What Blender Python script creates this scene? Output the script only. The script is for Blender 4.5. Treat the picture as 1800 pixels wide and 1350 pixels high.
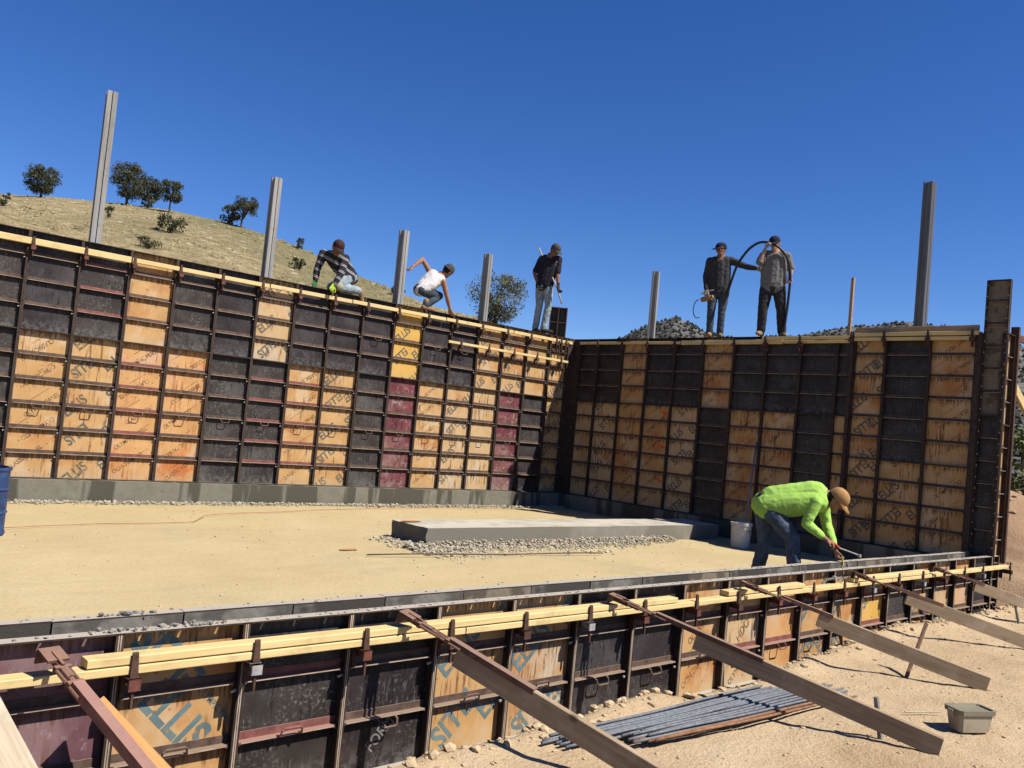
import bpy, bmesh, math, random
import numpy as np
from mathutils import Vector, Matrix, noise
from mathutils.bvhtree import BVHTree

random.seed(7)
rng = np.random.default_rng(7)
sc = bpy.context.scene
COL = sc.collection
FT = 0.3048
for o_ in list(bpy.data.objects):
    bpy.data.objects.remove(o_)

# ------------------------------------------------------------------ camera
cam = bpy.data.cameras.new('camera')
cam.sensor_width = 36.0
cam.lens = 1517.6 / 1800 * 36.0
cam.clip_start = 0.05
cam.clip_end = 12000
camo = bpy.data.objects.new('camera', cam)
COL.objects.link(camo)
RX, RY, RZ = Vector((0.733, -0.674, 0.094)), Vector((-0.103, 0.027, 0.994)), Vector((-0.673, -0.738, -0.050))
RZ.normalize(); RX = (RX - RZ * RX.dot(RZ)).normalized(); RY = RZ.cross(RX)
mw = Matrix((RX, RY, RZ)).transposed().to_4x4()
mw.translation = Vector((-12.424, -11.887, 1.184))
camo.matrix_world = mw
sc.camera = camo

# ------------------------------------------------------------------ sky, sun, exposure
SUN = Vector((-0.44, 1.0, -1.32)).normalized()          # direction the light travels
world = bpy.data.worlds.new('World'); sc.world = world; world.use_nodes = True
wn = world.node_tree.nodes; wl = world.node_tree.links; wn.clear()
sky = wn.new('ShaderNodeTexSky'); sky.sky_type = 'NISHITA'; sky.sun_disc = False
sky.sun_elevation = math.asin(-SUN.z)
sky.sun_rotation = math.atan2(-SUN.x, -SUN.y)
sky.altitude = 2400; sky.air_density = 1.0; sky.dust_density = 0.15; sky.ozone_density = 3.2
bg = wn.new('ShaderNodeBackground'); bg.inputs[1].default_value = 0.062
wo = wn.new('ShaderNodeOutputWorld')
hs = wn.new('ShaderNodeHueSaturation'); hs.inputs['Saturation'].default_value = 1.28; hs.inputs['Value'].default_value = 1.03; hs.inputs['Hue'].default_value = 0.514
wl.new(sky.outputs[0], hs.inputs['Color']); wl.new(hs.outputs[0], bg.inputs[0]); wl.new(bg.outputs[0], wo.inputs[0])
sun = bpy.data.lights.new('sun', 'SUN'); sun.energy = 4.6; sun.angle = math.radians(0.53); sun.color = (1.0, 0.94, 0.84)
suno = bpy.data.objects.new('sun', sun); COL.objects.link(suno)
suno.rotation_euler = SUN.to_track_quat('-Z', 'Y').to_euler()
suno.location = (5, -20, 30)
sc.view_settings.view_transform = 'Standard'; sc.view_settings.look = 'None'
sc.view_settings.exposure = 1.12; sc.view_settings.gamma = 1.0; sc.view_settings.use_curve_mapping = False

# ------------------------------------------------------------------ materials
K = 0.62                                                # the photograph is exposed for the shade: surfaces keep real albedos, the exposure lifts them
def nn(nt, t, **kw):
    n = nt.nodes.new(t)
    for k, v in kw.items(): setattr(n, k, v)
    return n
def ramp(nt, fac, stops):
    r = nn(nt, 'ShaderNodeValToRGB'); e = r.color_ramp.elements
    while len(e) > 1: e.remove(e[0])
    for i, (p, c) in enumerate(stops):
        x = e[0] if i == 0 else e.new(p)
        x.position = p; x.color = (c[0] * K, c[1] * K, c[2] * K, 1) if not isinstance(c, (int, float)) else (c, c, c, 1)
    nt.links.new(fac, r.inputs[0]); return r.outputs[0]
def mixc(nt, fac, a, b, mode='MIX'):
    m = nn(nt, 'ShaderNodeMix', data_type='RGBA', blend_type=mode)
    for s, v in ((m.inputs[0], fac), (m.inputs[6], a), (m.inputs[7], b)):
        if hasattr(v, 'links') or hasattr(v, 'is_linked'): nt.links.new(v, s)
        elif isinstance(v, (int, float)): s.default_value = v
        else: s.default_value = (v[0] * K, v[1] * K, v[2] * K, 1)
    return m.outputs[2]
def noise_n(nt, vec, scale, detail=6, rough=0.6, stretch=None):
    if stretch:
        mp = nn(nt, 'ShaderNodeMapping'); mp.inputs[3].default_value = stretch
        nt.links.new(vec, mp.inputs[0]); vec = mp.outputs[0]
    n = nn(nt, 'ShaderNodeTexNoise'); n.inputs['Scale'].default_value = scale
    n.inputs['Detail'].default_value = detail; n.inputs['Roughness'].default_value = rough
    nt.links.new(vec, n.inputs['Vector']); return n.outputs['Fac']
def base(name, rough=0.8, metal=0.0, rnd=True, coord='Object', spec=0.2):
    m = bpy.data.materials.new(name); m.use_nodes = True; nt = m.node_tree
    b = nt.nodes['Principled BSDF']; b.inputs['Roughness'].default_value = rough
    b.inputs['Metallic'].default_value = metal; b.inputs['Specular IOR Level'].default_value = spec
    tc = nn(nt, 'ShaderNodeTexCoord'); v = tc.outputs[coord]
    if rnd:
        oi = nn(nt, 'ShaderNodeObjectInfo')
        mu = nn(nt, 'ShaderNodeMath', operation='MULTIPLY'); mu.inputs[1].default_value = 53.7
        nt.links.new(oi.outputs['Random'], mu.inputs[0])
        ad = nn(nt, 'ShaderNodeVectorMath', operation='ADD')
        nt.links.new(v, ad.inputs[0]); nt.links.new(mu.outputs[0], ad.inputs[1]); v = ad.outputs[0]
    return m, nt, b, v
def setc(nt, b, c): nt.links.new(c, b.inputs['Base Color'])
def bump(nt, b, h, strength, dist=0.02):
    bp = nn(nt, 'ShaderNodeBump'); bp.inputs['Strength'].default_value = strength; bp.inputs['Distance'].default_value = dist
    nt.links.new(h, bp.inputs['Height']); nt.links.new(bp.outputs[0], b.inputs['Normal'])
def upmask(nt, lo=0.55, hi=0.9):
    g = nn(nt, 'ShaderNodeNewGeometry'); s = nn(nt, 'ShaderNodeSeparateXYZ'); nt.links.new(g.outputs['True Normal'], s.inputs[0])
    mr = nn(nt, 'ShaderNodeMapRange'); mr.inputs[1].default_value = lo; mr.inputs[2].default_value = hi
    nt.links.new(s.outputs[2], mr.inputs[0]); return mr.outputs[0]
def mul(nt, a, k):
    m = nn(nt, 'ShaderNodeMath', operation='MULTIPLY'); nt.links.new(a, m.inputs[0])
    if isinstance(k, (int, float)): m.inputs[1].default_value = k
    else: nt.links.new(k, m.inputs[1])
    return m.outputs[0]

def plain(name, c, rough=0.7, var=0.25, scale=12, metal=0.0, bstr=0.15, rnd=True, dust=None, spec=0.2):
    m, nt, b, v = base(name, rough, metal, rnd, spec=spec)
    f = noise_n(nt, v, scale)
    col = ramp(nt, f, [(0.3, [x * (1 - var) for x in c]), (0.7, [min(1, x * (1 + var)) for x in c])])
    if dust:
        col = mixc(nt, mul(nt, upmask(nt), dust[1]), col, dust[0])
    setc(nt, b, col)
    if bstr: bump(nt, b, noise_n(nt, v, scale * 3), bstr, 0.01)
    return m

def plywood(name, c1, c2, streak, scuff, srough=0.6, streak_lo=0.56, scuff_lo=0.60, sc_scale=26, mott=None):
    m, nt, b, v = base(name, srough)
    f = noise_n(nt, v, 3.0, 5, 0.6)
    col = ramp(nt, f, [(0.30, c1), (0.70, c2)])
    if mott:
        k1 = noise_n(nt, v, 1.7, 5, 0.62); k2 = noise_n(nt, v, 2.6, 4, 0.6, (1.0, 1.0, 0.8))
        col = mixc(nt, mul(nt, ramp(nt, k1, [(0.50, 0.0), (0.66, 1.0)]), mott[2]), col, mott[0])
        col = mixc(nt, mul(nt, ramp(nt, k2, [(0.52, 0.0), (0.64, 1.0)]), mott[2]), col, mott[1])
    # run-down stains
    s1 = noise_n(nt, v, 1.0, 4, 0.65, (30, 30, 2.2))
    s2 = noise_n(nt, v, 2.3, 3, 0.5)
    sm = mul(nt, ramp(nt, s1, [(streak_lo, 0.0), (streak_lo + 0.07, 1.0)]), ramp(nt, s2, [(0.48, 0.0), (0.60, 0.9)]))
    col = mixc(nt, sm, col, streak)
    # mortar scuffs
    s3 = noise_n(nt, v, sc_scale, 8, 0.75); s4 = noise_n(nt, v, 4.0, 4, 0.6)
    q = mul(nt, ramp(nt, s3, [(scuff_lo - 0.03, 0.0), (scuff_lo + 0.08, 1.0)]), ramp(nt, s4, [(0.42, 0.0), (0.60, 0.85)]))
    col = mixc(nt, q, col, scuff)
    s5 = noise_n(nt, v, 1.0, 2, 0.5, (55, 55, 9)); q2 = mul(nt, ramp(nt, s5, [(0.64, 0.0), (0.70, 1.0)]), 0.35)
    col = mixc(nt, q2, col, scuff)
    raw = nn(nt, 'ShaderNodeTexCoord').outputs['Object']; sx3 = nn(nt, 'ShaderNodeSeparateXYZ'); nt.links.new(raw, sx3.inputs[0])
    fr = nn(nt, 'ShaderNodeMath', operation='FRACT'); nt.links.new(mul(nt, sx3.outputs[2], 1 / 0.3048), fr.inputs[0])
    dn = noise_n(nt, v, 1.0, 3, 0.6, (46, 46, 1.6)); below = ramp(nt, fr.outputs[0], [(0.15, 0.0), (0.95, 1.0)])
    dm = mul(nt, ramp(nt, mul(nt, dn, below), [(0.40, 0.0), (0.52, 1.0)]), 0.75)
    col = mixc(nt, dm, col, [x * 0.75 for x in streak])
    low = ramp(nt, sx3.outputs[2], [(0.03, 1.0), (0.16, 0.0)]); ln = noise_n(nt, v, 18, 5, 0.7)
    col = mixc(nt, mul(nt, mul(nt, low, ramp(nt, ln, [(0.45, 0.0), (0.58, 1.0)])), 0.75), col, [x * 0.8 for x in scuff])
    sp = nn(nt, 'ShaderNodeTexVoronoi'); sp.inputs['Scale'].default_value = 9; nt.links.new(v, sp.inputs['Vector'])
    col = mixc(nt, mul(nt, ramp(nt, sp.outputs['Distance'], [(0.05, 1.0), (0.12, 0.0)]), 0.7), col, [x * 0.6 for x in streak])
    setc(nt, b, col); bump(nt, b, s3, 0.12, 0.004)
    return m

M = {}
M['ply_tan'] = plywood('tan plywood', (0.47, 0.27, 0.105), (0.60, 0.375, 0.165), (0.17, 0.065, 0.025), (0.60, 0.48, 0.33), streak_lo=0.545, mott=((0.47, 0.19, 0.060), (0.60, 0.42, 0.25), 0.9))
M['ply_orange'] = plywood('orange plywood', (0.52, 0.27, 0.10), (0.66, 0.39, 0.17), (0.33, 0.11, 0.03), (0.62, 0.44, 0.27), streak_lo=0.53, mott=((0.50, 0.16, 0.045), (0.58, 0.38, 0.24), 1.0))
M['ply_yellow'] = plywood('yellow plywood', (0.60, 0.34, 0.06), (0.70, 0.43, 0.12), (0.22, 0.09, 0.03), (0.66, 0.50, 0.28), streak_lo=0.60)
M['ply_pale'] = plywood('pale plywood', (0.50, 0.33, 0.165), (0.62, 0.43, 0.23), (0.14, 0.06, 0.03), (0.60, 0.51, 0.38), streak_lo=0.53, mott=((0.46, 0.22, 0.08), (0.56, 0.46, 0.33), 0.85))
M['ply_black'] = plywood('black plywood', (0.023, 0.017, 0.018), (0.052, 0.040, 0.040), (0.012, 0.010, 0.012), (0.17, 0.165, 0.165), 0.5, scuff_lo=0.57, sc_scale=44, mott=((0.085, 0.080, 0.080), (0.018, 0.014, 0.016), 0.6))
M['ply_slate'] = plywood('slate plywood', (0.027, 0.021, 0.020), (0.056, 0.046, 0.042), (0.02, 0.016, 0.016), (0.20, 0.19, 0.175), 0.55, scuff_lo=0.55, sc_scale=44, mott=((0.11, 0.105, 0.10), (0.020, 0.017, 0.019), 0.7))
M['ply_red'] = plywood('dark red plywood', (0.12, 0.026, 0.036), (0.21, 0.065, 0.075), (0.06, 0.015, 0.02), (0.38, 0.31, 0.27), 0.55, scuff_lo=0.54, sc_scale=14, mott=((0.32, 0.20, 0.18), (0.10, 0.02, 0.03), 0.7))
M['ply_purple'] = plywood('purple plywood', (0.12, 0.055, 0.070), (0.22, 0.11, 0.12), (0.16, 0.06, 0.035), (0.42, 0.34, 0.33), 0.55, mott=((0.30, 0.20, 0.20), (0.10, 0.05, 0.055), 0.6))
DUST = (0.36, 0.29, 0.20)
M['frame'] = plain('rusty brown form steel', (0.055, 0.036, 0.028), 0.7, 0.45, 14, 0, 0.25, dust=(DUST, 0.55))
M['frame_near'] = plain('grimy form steel', (0.045, 0.030, 0.024), 0.7, 0.45, 14, 0, 0.25, dust=((0.54, 0.48, 0.40), 0.85))
M['rib_pink'] = plain('red oxide form steel', (0.22, 0.085, 0.072), 0.65, 0.35, 16, 0, 0.2, dust=((0.42, 0.26, 0.21), 0.7))
M['rib'] = plain('brown rib steel', (0.115, 0.075, 0.056), 0.7, 0.45, 16, 0, 0.2, dust=((0.38, 0.27, 0.20), 0.7))
M['edge'] = plain('sunlit rubbed steel edge', (0.42, 0.33, 0.255), 0.6, 0.35, 9, 0.0, 0.1)  # pale tone paints in sunlight on the rib lips; rail fronts are rubbed
M['clamp_red'] = plain('rust red clamp', (0.155, 0.055, 0.042), 0.7, 0.4, 30, 0, 0.2)
M['clamp_brown'] = plain('brown rusted clamp', (0.085, 0.045, 0.033), 0.75, 0.4, 30, 0, 0.2)
M['clamp_grey'] = plain('galvanised clamp', (0.42, 0.42, 0.40), 0.5, 0.25, 30, 0.2, 0.2)
M['bolt'] = plain('bright wedge bolt', (0.55, 0.54, 0.50), 0.4, 0.2, 40, 0.3, 0.0)
M['ink'] = plain('grey blue stencil ink', (0.11, 0.135, 0.135), 0.8, 0.5, 18, 0, 0.0)
M['ink_teal'] = plain('teal stencil ink', (0.10, 0.20, 0.235), 0.8, 0.4, 14, 0, 0.0)
M['ink_dark'] = plain('brown black print', (0.10, 0.062, 0.035), 0.8, 0.5, 25, 0, 0.0)
M['ink_white'] = plain('white stamp', (0.22, 0.21, 0.20), 0.8, 0.4, 25, 0, 0.0)
M['spray'] = plain('orange marking paint', (0.75, 0.13, 0.03), 0.7, 0.3, 25, 0, 0.0)

def worn(name, c, keep=0.42):
    m, nt, b, v = base(name, 0.85); setc(nt, b, ramp(nt, noise_n(nt, v, 8), [(0.3, [x * .75 for x in c]), (0.7, [x * 1.3 for x in c])]))
    tr = nn(nt, 'ShaderNodeBsdfTransparent'); mx = nn(nt, 'ShaderNodeMixShader'); out = nt.nodes['Material Output']
    nt.links.new(ramp(nt, noise_n(nt, v, 11, 6, 0.7), [(keep - 0.06, 0.15), (keep + 0.10, 0.92)]), mx.inputs[0])
    nt.links.new(tr.outputs[0], mx.inputs[1]); nt.links.new(b.outputs[0], mx.inputs[2]); nt.links.new(mx.outputs[0], out.inputs['Surface']); return m
M['ink'] = worn('worn grey stencil ink', (0.135, 0.135, 0.115)); M['ink_teal'] = worn('worn teal stencil ink', (0.135, 0.205, 0.215), 0.40)
M['ink_dark'] = worn('worn brown print', (0.15, 0.085, 0.045), 0.46)
def lumber(name, c1, c2, grain, wear=None):
    m, nt, b, v = base(name, 0.75)
    f = noise_n(nt, v, 1.0, 6, 0.65, (2.0, 38, 38))
    col = ramp(nt, f, [(0.32, c1), (0.68, c2)])
    k = nn(nt, 'ShaderNodeTexVoronoi'); k.inputs['Scale'].default_value = 2.6
    nt.links.new(v, k.inputs['Vector'])
    col = mixc(nt, mul(nt, ramp(nt, k.outputs['Distance'], [(0.035, 1.0), (0.09, 0.0)]), 0.8), col, grain)
    if wear:
        w = noise_n(nt, v, 5, 8, 0.7); col = mixc(nt, mul(nt, ramp(nt, w, [(0.52, 0.0), (0.66, 1.0)]), 0.7), col, wear)
    setc(nt, b, col); bump(nt, b, f, 0.25, 0.003); return m
M['pine'] = lumber('fresh pine', (0.66, 0.49, 0.22), (0.78, 0.62, 0.31), (0.30, 0.15, 0.05), (0.52, 0.375, 0.185))
M['old_wood'] = lumber('weathered brown board', (0.27, 0.19, 0.115), (0.44, 0.33, 0.215), (0.10, 0.065, 0.04), (0.48, 0.38, 0.27))
M['grey_wood'] = lumber('bleached board', (0.40, 0.33, 0.23), (0.56, 0.48, 0.36), (0.2, 0.14, 0.09), (0.6, 0.54, 0.44))
M['orange_wood'] = lumber('orange brown board', (0.50, 0.25, 0.09), (0.60, 0.33, 0.13), (0.25, 0.1, 0.04))
M['turn'] = plain('rusty turnbuckle steel', (0.16, 0.080, 0.052), 0.7, 0.45, 25, 0.1, 0.25, dust=((0.40, 0.25, 0.18), 0.5))
M['channel_pink'] = plain('faded red channel steel', (0.22, 0.085, 0.07), 0.65, 0.4, 14, 0, 0.25, dust=((0.44, 0.27, 0.22), 0.6))
M['channel_rust'] = plain('rust brown channel steel', (0.15, 0.075, 0.055), 0.7, 0.4, 14, 0, 0.25, dust=((0.34, 0.23, 0.17), 0.6))
M['column'] = plain('weathered grey column steel', (0.33, 0.32, 0.31), 0.55, 0.18, 5, 0.15, 0.1)
M['column_dark'] = plain('dark column steel', (0.21, 0.20, 0.19), 0.4, 0.25, 5, 0.45, 0.1)
def streaked(name, c, rough, metal):
    m, nt, b, v = base(name, rough, metal)
    col = ramp(nt, noise_n(nt, v, 1.0, 5, 0.65, (26, 26, 0.9)), [(0.32, [x * .62 for x in c]), (0.68, [x * 1.28 for x in c])])
    col = mixc(nt, mul(nt, ramp(nt, noise_n(nt, v, 3.5, 6, 0.7), [(0.56, 0.0), (0.66, 1.0)]), 0.5), col, (0.20, 0.165, 0.13))
    setc(nt, b, col); bump(nt, b, noise_n(nt, v, 22, 6, 0.7), 0.25, 0.006); return m
M['column'] = streaked('weathered grey column steel', (0.33, 0.325, 0.315), 0.6, 0.1); M['column_dark'] = streaked('dark column steel', (0.19, 0.18, 0.17), 0.4, 0.4)
M['rebar_blue'] = plain('blue grey rebar', (0.185, 0.20, 0.225), 0.6, 0.3, 30, 0.25, 0.2)
M['rebar_rust'] = plain('rusting rebar', (0.27, 0.14, 0.075), 0.8, 0.4, 20, 0.1, 0.2)

def concrete(name, c1, c2, wet, wscale=1.0, wlo=0.5, wstretch=(2.2, 2.2, 0.5), dust=None):
    m, nt, b, v = base(name, 0.85, rnd=False)
    col = ramp(nt, noise_n(nt, v, 7, 8, 0.7), [(0.3, c1), (0.7, c2)])
    w = noise_n(nt, v, wscale, 3, 0.55, wstretch)
    col = mixc(nt, ramp(nt, w, [(wlo - 0.02, 0.0), (wlo + 0.03, 1.0)]), col, wet)
    p = noise_n(nt, v, 22, 4, 0.6)
    col = mixc(nt, mul(nt, ramp(nt, p, [(0.66, 0.0), (0.72, 1.0)]), 0.7), col, [x * 0.55 for x in c1])
    if dust: col = mixc(nt, mul(nt, mul(nt, upmask(nt), 0.9), ramp(nt, noise_n(nt, v, 2.5, 6, 0.65), [(0.3, 0.35), (0.55, 1.0)])), col, dust)
    setc(nt, b, col); bump(nt, b, noise_n(nt, v, 30, 8, 0.75), 0.5, 0.012); return m
M['conc'] = concrete('damp patched concrete', (0.165, 0.155, 0.122), (0.235, 0.222, 0.178), (0.085, 0.080, 0.060), 1.0, 0.49, (3.0, 3.0, 0.35))
M['conc_slab'] = concrete('grey cast concrete', (0.205, 0.19, 0.158), (0.275, 0.258, 0.218), (0.19, 0.176, 0.145), 0.6, 0.5, (1, 1, 1), dust=(0.60, 0.555, 0.455))
M['conc_wet'] = plain('wet grey concrete', (0.15, 0.145, 0.13), 0.7, 0.3, 20, 0, 0.6)
M['form_face'] = concrete('concrete smeared form face', (0.13, 0.123, 0.108), (0.27, 0.255, 0.225), (0.10, 0.092, 0.080), 2.2, 0.50, (1, 1, 1.6))
M['form_face_dark'] = concrete('dark smeared form face', (0.085, 0.078, 0.070), (0.19, 0.178, 0.155), (0.060, 0.054, 0.048), 2.0, 0.48, (1, 1, 1.6))
M['form_face_tan'] = concrete('tan smeared form face', (0.17, 0.13, 0.092), (0.28, 0.235, 0.175), (0.11, 0.09, 0.065), 2.4, 0.52, (1, 1, 1.6))

def earth(name, c1, c2, c3, scale=0.8, bstr=0.6, speck=None, damp=None, bank=None):
    m, nt, b, v = base(name, 0.95, rnd=False, spec=0.1)
    col = ramp(nt, noise_n(nt, v, scale, 10, 0.65), [(0.30, c1), (0.5, c2), (0.70, c3)])
    if bank:                                               # redder spoil dug out beyond the wall
        sx4 = nn(nt, 'ShaderNodeSeparateXYZ'); nt.links.new(v, sx4.inputs[0]); mr = nn(nt, 'ShaderNodeMapRange'); mr.inputs[1].default_value = 0.2; mr.inputs[2].default_value = 1.2
        nt.links.new(sx4.outputs[0], mr.inputs[0]); col = mixc(nt, mul(nt, mr.outputs[0], ramp(nt, noise_n(nt, v, 0.8, 6, 0.65), [(0.3, 0.55), (0.55, 1.0)])), col, bank)
    if damp:
        col = mixc(nt, mul(nt, ramp(nt, noise_n(nt, v, 0.55, 7, 0.7), [(0.56, 0.0), (0.70, 1.0)]), 0.65), col, damp)
        tr_ = noise_n(nt, v, 1.0, 4, 0.6, (0.5, 5.0, 1)); col = mixc(nt, mul(nt, ramp(nt, tr_, [(0.55, 0.0), (0.68, 1.0)]), 0.25), col, damp)
    fine = noise_n(nt, v, 38, 6, 0.7)
    col = mixc(nt, mul(nt, ramp(nt, fine, [(0.33, 1.0), (0.46, 0.0)]), 0.45), col, [x * 0.6 for x in c1])
    if speck:
        s = nn(nt, 'ShaderNodeTexVoronoi'); s.inputs['Scale'].default_value = 24; nt.links.new(v, s.inputs['Vector'])
        col = mixc(nt, mul(nt, ramp(nt, s.outputs['Distance'], [(0.10, 1.0), (0.2, 0.0)]), 0.5), col, speck)
    setc(nt, b, col)
    mx = nn(nt, 'ShaderNodeMath', operation='ADD'); nt.links.new(fine, mx.inputs[0]); nt.links.new(noise_n(nt, v, 7, 8, 0.6), mx.inputs[1])
    bump(nt, b, mx.outputs[0], bstr, 0.03); return m
M['sand'] = earth('packed yellow sand', (0.50, 0.395, 0.21), (0.545, 0.435, 0.24), (0.585, 0.475, 0.275), 0.7, 0.35, (0.36, 0.28, 0.16), damp=(0.41, 0.345, 0.225))
M['dirt'] = earth('pale brown dirt', (0.49, 0.35, 0.205), (0.59, 0.44, 0.272), (0.65, 0.51, 0.335), 1.1, 0.75, (0.66, 0.56, 0.41), bank=(0.37, 0.235, 0.145))
M['clod'] = plain('dirt clods', (0.55, 0.415, 0.26), 0.95, 0.3, 9, 0, 0.5, rnd=False)
M['rubble'] = plain('brown rubble', (0.36, 0.25, 0.16), 0.95, 0.4, 2.5, 0, 0.5, rnd=False)
M['gravel'] = plain('pale crushed gravel', (0.47, 0.415, 0.31), 0.85, 0.35, 14, 0, 0.3, rnd=False)
M['clump'] = plain('dried concrete crumbs', (0.27, 0.26, 0.235), 0.9, 0.3, 20, 0, 0.4, rnd=False)
def hillside(name):
    m, nt, b, v = base(name, 0.95, rnd=False, spec=0.05)
    col = ramp(nt, noise_n(nt, v, 0.9, 8, 0.75, (1, 1, 0.5)), [(0.32, (0.20, 0.155, 0.082)), (0.5, (0.39, 0.315, 0.18)), (0.66, (0.57, 0.475, 0.295))])
    g = noise_n(nt, v, 0.055, 6, 0.6)
    col = mixc(nt, mul(nt, ramp(nt, g, [(0.46, 0.0), (0.60, 1.0)]), 0.6), col, (0.175, 0.175, 0.088))
    fine = noise_n(nt, v, 4.5, 6, 0.8)
    col = mixc(nt, mul(nt, ramp(nt, fine, [(0.42, 1.0), (0.52, 0.0)]), 0.65), col, (0.13, 0.105, 0.055))
    r = nn(nt, 'ShaderNodeTexVoronoi'); r.inputs['Scale'].default_value = 0.55; nt.links.new(v, r.inputs['Vector'])
    col = mixc(nt, mul(nt, ramp(nt, r.outputs['Distance'], [(0.12, 1.0), (0.2, 0.0)]), 0.6), col, (0.62, 0.55, 0.42))
    setc(nt, b, col); bump(nt, b, fine, 0.8, 0.2); return m
M['hill'] = hillside('dry grass hillside')
M['hill_old'] = earth('dry grass slope', (0.13, 0.125, 0.07), (0.225, 0.19, 0.11), (0.32, 0.27, 0.165), 0.10, 0.9, (0.40, 0.35, 0.25))
M['grass'] = hillside('straw grass')
M['sage'] = plain('grey green brush', (0.13, 0.135, 0.065), 0.9, 0.3, 0.4, 0, 0, rnd=False)
def rocky(name):
    m, nt, b, v = base(name, 0.95, rnd=False, spec=0.1)
    col = ramp(nt, noise_n(nt, v, 0.012, 8, 0.7), [(0.35, (0.12, 0.113, 0.105)), (0.65, (0.21, 0.20, 0.18))])
    f = noise_n(nt, v, 0.09, 6, 0.7)
    col = mixc(nt, ramp(nt, f, [(0.48, 0.0), (0.56, 1.0)]), col, (0.035, 0.040, 0.036))
    setc(nt, b, col); return m
M['mountain'] = rocky('juniper covered mountain')
M['forest'] = plain('dark juniper canopy', (0.034, 0.040, 0.032), 0.9, 0.4, 0.05, 0, 0, rnd=False)
def leafmat(name, c, var=0.45, scale=1.3):
    m, nt, b, v = base(name, 0.8, rnd=True, spec=0.15)
    setc(nt, b, ramp(nt, noise_n(nt, v, scale, 5, 0.6), [(0.3, [x * (1 - var) for x in c]), (0.7, [x * (1 + var) for x in c])])); return m
M['leaf'] = leafmat('juniper foliage', (0.088, 0.094, 0.052))
M['leaf2'] = leafmat('olive foliage', (0.15, 0.155, 0.080))
M['leaf_light'] = leafmat('light green brush foliage', (0.16, 0.20, 0.075))
M['bark'] = plain('grey brown bark', (0.10, 0.075, 0.055), 0.9, 0.4, 9, 0, 0.5)

# ------------------------------------------------------------------ mesh helpers
class MB:
    def __init__(s): s.v = []; s.f = []; s.mi = []; s.cur = 0
    def add(s, vs, fs):
        n = len(s.v); s.v += [tuple(p) for p in vs]; s.f += [tuple(i + n for i in f) for f in fs]; s.mi += [s.cur] * len(fs); return s
    def box(s, x0, x1, y0, y1, z0, z1):
        return s.add([(x0, y0, z0), (x1, y0, z0), (x1, y1, z0), (x0, y1, z0), (x0, y0, z1), (x1, y0, z1), (x1, y1, z1), (x0, y1, z1)],
                     [(0, 3, 2, 1), (4, 5, 6, 7), (0, 1, 5, 4), (1, 2, 6, 5), (2, 3, 7, 6), (3, 0, 4, 7)])
    def obox(s, c, a, b, d):
        c, a, b, d = Vector(c), Vector(a), Vector(b), Vector(d)
        vs = [c + a * i + b * j + d * k for k in (-1, 1) for (i, j) in ((-1, -1), (1, -1), (1, 1), (-1, 1))]
        return s.add(vs, [(0, 3, 2, 1), (4, 5, 6, 7), (0, 1, 5, 4), (1, 2, 6, 5), (2, 3, 7, 6), (3, 0, 4, 7)])
    def tube(s, pts, r, n=8, caps=True):
        pts = [Vector(p) for p in pts]; vs = []; fs = []; k = len(pts)
        rr = r if isinstance(r, (list, tuple)) else [r] * k
        prev = None
        for i, p in enumerate(pts):
            t = (pts[min(i + 1, k - 1)] - pts[max(i - 1, 0)]).normalized()
            if prev is None:
                u = t.orthogonal().normalized()
            else:
                u = (prev - t * prev.dot(t)).normalized()
            prev = u; w = t.cross(u)
            for j in range(n):
                a = 2 * math.pi * j / n; vs.append(p + (u * math.cos(a) + w * math.sin(a)) * rr[i])
        for i in range(k - 1):
            for j in range(n):
                fs.append((i * n + j, i * n + (j + 1) % n, (i + 1) * n + (j + 1) % n, (i + 1) * n + j))
        if caps: fs += [tuple(range(n))[::-1], tuple((k - 1) * n + j for j in range(n))]
        return s.add(vs, fs)
    def prism(s, poly, z0, z1):
        n = len(poly)
        return s.add([(x, y, z0) for x, y in poly] + [(x, y, z1) for x, y in poly],
                     [tuple(range(n))[::-1], tuple(range(n, 2 * n))] + [(i, (i + 1) % n, n + (i + 1) % n, n + i) for i in range(n)])
    def lathe(s, prof, n=24, c=(0, 0, 0)):
        vs = []; k = len(prof); fs = []
        for r, z in prof:
            for j in range(n):
                a = 2 * math.pi * j / n; vs.append((c[0] + r * math.cos(a), c[1] + r * math.sin(a), c[2] + z))
        for i in range(k - 1):
            for j in range(n): fs.append((i * n + j, i * n + (j + 1) % n, (i + 1) * n + (j + 1) % n, (i + 1) * n + j))
        fs += [tuple(range(n))[::-1], tuple((k - 1) * n + j for j in range(n))]
        return s.add(vs, fs)
    def mesh(s, name, mats, smooth=False, bevel=0):
        me = bpy.data.meshes.new(name); me.from_pydata(s.v, [], s.f)
        if not isinstance(mats, (list, tuple)): mats = [mats]
        for m in mats: me.materials.append(M[m] if isinstance(m, str) else m)
        if len(mats) > 1: me.polygons.foreach_set('material_index', s.mi)
        if bevel:
            bm = bmesh.new(); bm.from_mesh(me)
            bmesh.ops.bevel(bm, geom=bm.edges[:], offset=bevel, segments=1, affect='EDGES'); bm.to_mesh(me); bm.free()
        if smooth: me.polygons.foreach_set('use_smooth', [True] * len(me.polygons))
        me.update(); return me
    def build(s, name, mats, parent=None, loc=(0, 0, 0), smooth=False, bevel=0):
        return link(name, s.mesh(name, mats, smooth, bevel), parent, loc)
def link(name, me, parent=None, loc=(0, 0, 0), rz=0.0):
    o = bpy.data.objects.new(name, me); COL.objects.link(o); o.parent = parent
    o.location = loc; o.rotation_euler = (0, 0, rz); return o
def tag(o, label, cat, group=None):
    o['label'] = label; o['category'] = cat
    if 'kind' not in o: o['kind'] = 'thing'
    if group: o['group'] = group
    return o
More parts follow.
